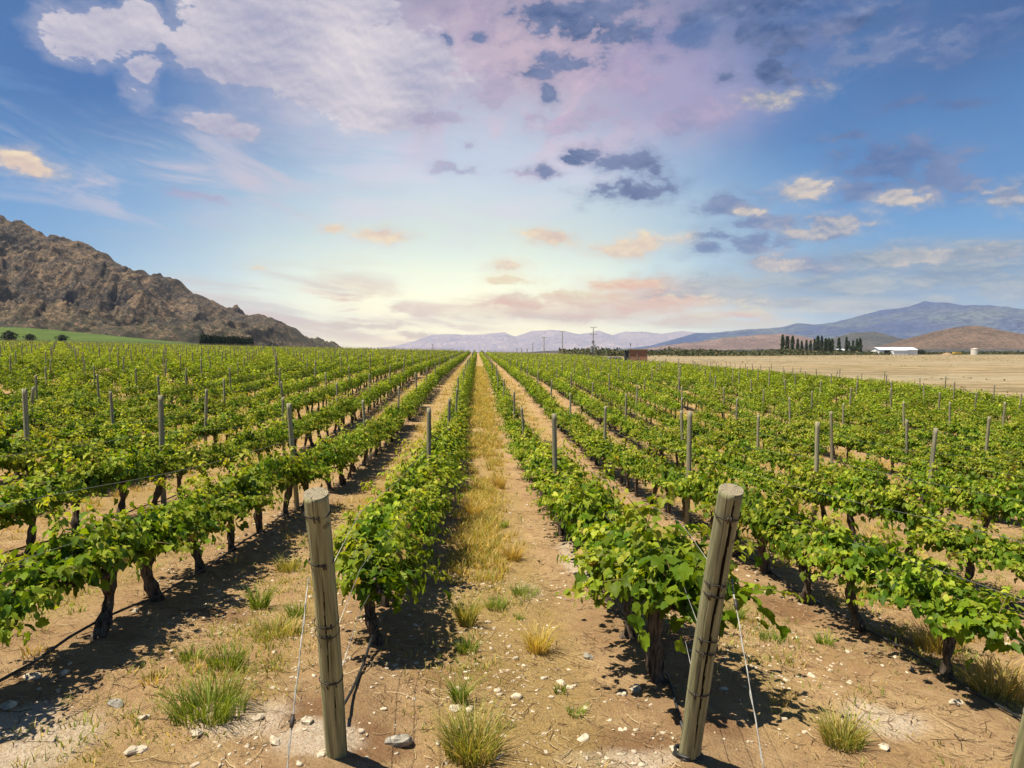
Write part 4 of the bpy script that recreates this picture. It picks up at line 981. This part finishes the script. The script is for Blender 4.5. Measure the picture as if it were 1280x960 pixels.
# ------------------------------------------------------------------ buildings and poles
M_white = plain('white_sheet', (.72, .73, .74), .5, .4, .06, 2); M_roof = plain('pale_roof', (.58, .62, .68), .45, .5, .08, 1)
M_dkin = plain('dark_opening', (.02, .02, .022), .9); M_cream = plain('cream_render', (.50, .43, .27), .85); M_tank = plain('tank_concrete', (.62, .58, .50), .8)
M_ground_w = plain('pole_wood', (.30, .26, .21), .85); M_ins = plain('steel_grey', (.32, .33, .34), .5, .5, .1, 5, .4)
def brick():
    m, n, o = newmat('red_brick'); v = n.n('ShaderNodeTexCoord').outputs['Object']; b_ = n.n('ShaderNodeTexBrick'); mp = n.n('ShaderNodeMapping'); mp.inputs['Rotation'].default_value = (R(90), 0, 0); n.put(mp.inputs[0], v); n.put(b_.inputs[0], mp.outputs[0])
    b_.inputs['Color1'].default_value = (.36, .15, .085, 1); b_.inputs['Color2'].default_value = (.28, .115, .07, 1); b_.inputs['Mortar'].default_value = (.34, .26, .2, 1); b_.inputs['Scale'].default_value = 4
    pbr(n, o, n.mix(n.remap(n.noise(v, 1.5, 4), .4, .6, 0, .35), b_.outputs[0], (.42, .2, .13)), .9, .1, b_.outputs[1], .2, .01); return m
M_brick = brick()
# white shed
x, y, z = at(1117, 535); sh = empty('farm_shed', (x, y, z), -.05, 'long white metal shed with pale roof and dark doorway', 'shed')
b = MB(); b.prism([(-7, -1), (7, -1), (7, 3.9), (0, 5.6), (-7, 3.9)], -15, 15); b.build('wall', M_white, sh)
b = MB(); b.prism([(-7.6, 3.8), (0, 5.75), (7.6, 3.8), (7.6, 4.0), (0, 6.0), (-7.6, 4.0)], -15.5, 15.5); b.build('roof', M_roof, sh)
b = MB(); b.box((-8.5, -7.02, 1.7), (5.5, .12, 3.4)); b.build('doorway', M_dkin, sh)
b = MB(); b.box((-1, -9.5, 1.6), (11, 5, 3.4)); ann = b.build('annexe', M_white, sh); b = MB(); b.prism([(-12.3, 3.35), (-7.03, 4.05), (-7.03, 4.2), (-12.3, 3.5)], -6.8, 4.8); b.build('annexe_roof', M_roof, ann)
# farmhouse
x, y, z = at(1054, 556); fh = empty('farmhouse', (x, y, z), .04, 'small cream house between the poplars', 'house')
b = MB(); b.box((0, 0, 1.6), (12, 7, 3.8)); b.build('wall', M_cream, fh)
b = MB(); b.prism([(-4, 3.45), (0, 4.6), (4, 3.45), (4, 3.6), (0, 4.8), (-4, 3.6)], -6.5, 6.5); b.build('roof', M_roof, fh)
for wx in (-3.5, 3.2): b = MB(); b.box((wx, -3.52, 1.8), (1.3, .1, 1.3)); b.build('window', M_dkin, fh)
b = MB(); b.box((0, -3.52, 1.1), (1.1, .1, 2.2)); b.build('door', M_dkin, fh)
# tank
x, y, z = at(1218, 540); tk = empty('water_tank', (x, y, z), 0, 'pale round water tank standing alone at the far right', 'tank')
b = MB(); b.tube([(0, 0, -1), (0, 0, 4.6)], 2.6, 32); b.build('tank_wall', M_tank, tk, False); b = MB(); b.tube([(0, 0, 4.6), (0, 0, 4.75), (0, 0, 5.3)], [2.75, 2.75, .3], 32); b.build('tank_lid', M_tank, tk)
# small yellow truck and earth mound near the tank
x, y, z = at(1197, 548); tr_ = empty('truck', (x, y, z), .1, 'small yellow truck parked left of the water tank', 'truck')
M_yel = plain('yellow_paint', (.55, .38, .05), .5, .5, .08); M_rub = plain('rubber', (.02, .02, .02), .9)
b = MB(); b.prism([(-1.1, .8), (1.1, .8), (1.1, 2.3), (-1.1, 2.3)], -2.2, 2.8); b.build('cargo_box', M_yel, tr_); b = MB(); b.prism([(-1.05, .7), (1.05, .7), (1.05, 1.6), (.9, 2.2), (-.9, 2.2), (-1.05, 1.6)], -4.0, -2.3); b.build('cab', M_yel, tr_)
for wx in (-3.2, 1.8):
    for wy in (-1, 1): b = MB(); b.tube([(wx, wy - .15, .45), (wx, wy + .15, .45)], .45, 14); b.build('wheel', M_rub, tr_)
x, y, z = at(1184, 548); b = MB(); vs = []
for j in range(8):
    for i in range(24): q = 4.5 * (1 - j / 7.0) * (1 + .15 * math.sin(i * 1.3 + j)); vs.append((q * math.cos(i * .2618), q * math.sin(i * .2618) * .8, 1.9 * math.sin(j / 7 * 1.57) - .2))
b.add(vs, [(j * 24 + i, j * 24 + (i + 1) % 24, (j + 1) * 24 + (i + 1) % 24, (j + 1) * 24 + i) for j in range(7) for i in range(24)])
ob = b.build('earth_mound', plain('mound_soil', (.30, .20, .12), .95), None, True, (x, y, z)); tag(ob, 'low brown earth mound left of the yellow truck', 'mound')
# brick hut
D = 158; x, y, z = at(794.5, D); hut = empty('brick_hut', (x, y, z), -.16, 'small red brick hut with flat roof at the vineyard edge', 'hut'); hut.scale = (1, 1, 1.32)
b = MB(); b.box((0.45, 0, 1.15), (4.1, 3.4, 3.1)); b.build('brick_wall', M_brick, hut)
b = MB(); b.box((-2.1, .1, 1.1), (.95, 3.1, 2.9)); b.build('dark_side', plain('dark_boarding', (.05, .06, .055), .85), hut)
b = MB(); b.box((-.02, 0, 2.79), (5.5, 3.9, .16)); b.build('roof', plain('hut_roof', (.34, .30, .22), .8), hut)
for px_ in (-1.58, .25, 2.5): b = MB(); b.box((px_, -1.74, 1.15), (.13, .12, 3.08)); b.build('concrete_column', plain('column', (.32, .27, .2), .9), hut)
b = MB(); b.tube([(-1.2, 0, 2.86), (-1.2, 0, 3.55)], .035, 8); b.tube([(-1.2, 0, 3.5), (-1.2, 0, 3.75), (-1.15, 0, 3.9)], [.12, .12, .03], 8); b.build('vent_pipe', M_dkin, hut)
# pale cars by the hut
def car(px, D, rz, lab, col_):
    x, y, z = at(px, D); r = empty('parked_car', (x, y, z), rz, lab, 'car', 'pale cars parked by the brick hut'); mt = plain('car_paint', col_, .35, .5, .04)
    b = MB(); b.prism([(-.85, .3), (.85, .3), (.88, .8), (.75, .95), (-.75, .95), (-.88, .8)], -2.2, 2.2); b.build('body', mt, r)
    b = MB(); b.add([(-1.3, -.72, .952), (1.2, -.72, .952), (1.2, .72, .952), (-1.3, .72, .952), (-.8, -.6, 1.5), (.7, -.6, 1.5), (.7, .6, 1.5), (-.8, .6, 1.5)], [(4, 5, 6, 7), (0, 1, 5, 4), (1, 2, 6, 5), (2, 3, 7, 6), (3, 0, 4, 7)]); b.build('cabin', plain('car_glass', (.05, .06, .07), .15, .5), r)
    b = MB(); b.box((-.05, 0, 1.52), (1.5, 1.2, .05)); b.build('car_roof', mt, r)
    for wx in (-1.35, 1.35):
        for wy in (-.8, .8): b = MB(); b.tube([(wx, wy - .1, .32), (wx, wy + .1, .32)], .32, 14); b.build('wheel', M_rub, r)
car(765, 178, .1, 'white car parked farther left of the brick hut', (.75, .74, .7)); car(772.5, 182, -.2, 'white car parked next to the brick hut', (.72, .72, .7))
# power poles
def pole(px, top_py, D, lab, arms, gear=False):
    x, y, z = at(px, D); h = (CAMZ + ray(px, top_py)[2] * D) - z; r = empty('power_pole', (x, y, z), rng.uniform(-.2, .2), lab, 'power pole', 'power poles beyond the vineyard')
    b = MB(); b.tube([(0, 0, -.5), (0, 0, h)], [.17 * D / 220, .10 * D / 220], 8); b.build('pole_shaft', M_ground_w, r)
    for (f, w) in arms:
        b = MB(); b.box((0, -.12, h * f), (w, .12 * D / 220, .12 * D / 220)); a = b.build('crossarm', M_ground_w, r)
        for sx in (-.48, -.2, .2, .48): b = MB(); b.tube([(w * sx, -.12, h * f + .06), (w * sx, -.12, h * f + .35)], [.06, .04], 6); b.build('insulator', M_ins, a)
    if gear:
        b = MB(); b.tube([(-.55, -.1, h * .24), (-.55, -.1, h * .42)], .30, 12); b.build('transformer', M_ins, r); b = MB(); b.tube([(.45, -.1, h * .28), (.45, -.1, h * .48)], .22, 12); b.build('transformer', M_ins, r)
        b = MB(); b.box((0, -.1, h * .235), (1.9, .5, .12)); b.build('platform', M_ins, r)
        for sx in (-.3, .25): b = MB(); b.tube([(sx, -.1, h * .5), (sx, -.1, h * .60)], .09, 8); b.build('fuse', M_dkin, r)
pole(741.5, 409, 215, 'tall power pole with two crossarms and grey transformers', [(.99, 2.0), (.78, 2.2)], True)
pole(703, 414, 330, 'plain power pole with one crossarm, left of the transformer pole', [(.985, 3.0)]); pole(680, 421, 430, 'shorter power pole with one crossarm, second left of transformer pole', [(.98, 3.2)])
for i, (px, ty) in enumerate(((666, 428), (659, 436), (652, 436), (646, 436.4))): pole(px, ty, 520 + 60 * i, ['thin bare pole left of the crossarm poles', 'tiny far pole, right one of three on the skyline', 'tiny far pole, middle one of three on the skyline', 'tiny far pole, left one of three on the skyline'][i], [(.97, 1.6)] if i else [])
pole(541, 430.5, 420, 'thin pole on the skyline left of the central lane', [(.98, 1.0)]); pole(417, 427, 430, 'thin pole on the skyline right of the rocky hill', [(.97, 1.0)])
# low wire fence posts along the far side of the field
fe = empty('field_fence', (0, 0, 0), 0, 'low fence of thin stakes across the dry field', 'fence')
for i in range(56):
    px = 850 + i * 5.4; D = 380 - i * .8; x, y, z = at(px, D); b = MB(); b.tube([(x, y, z - .2), (x, y, z + 1.2)], .09, 5); b.build('stake', M_fpost, fe)
print('objects', len(bpy.data.objects))
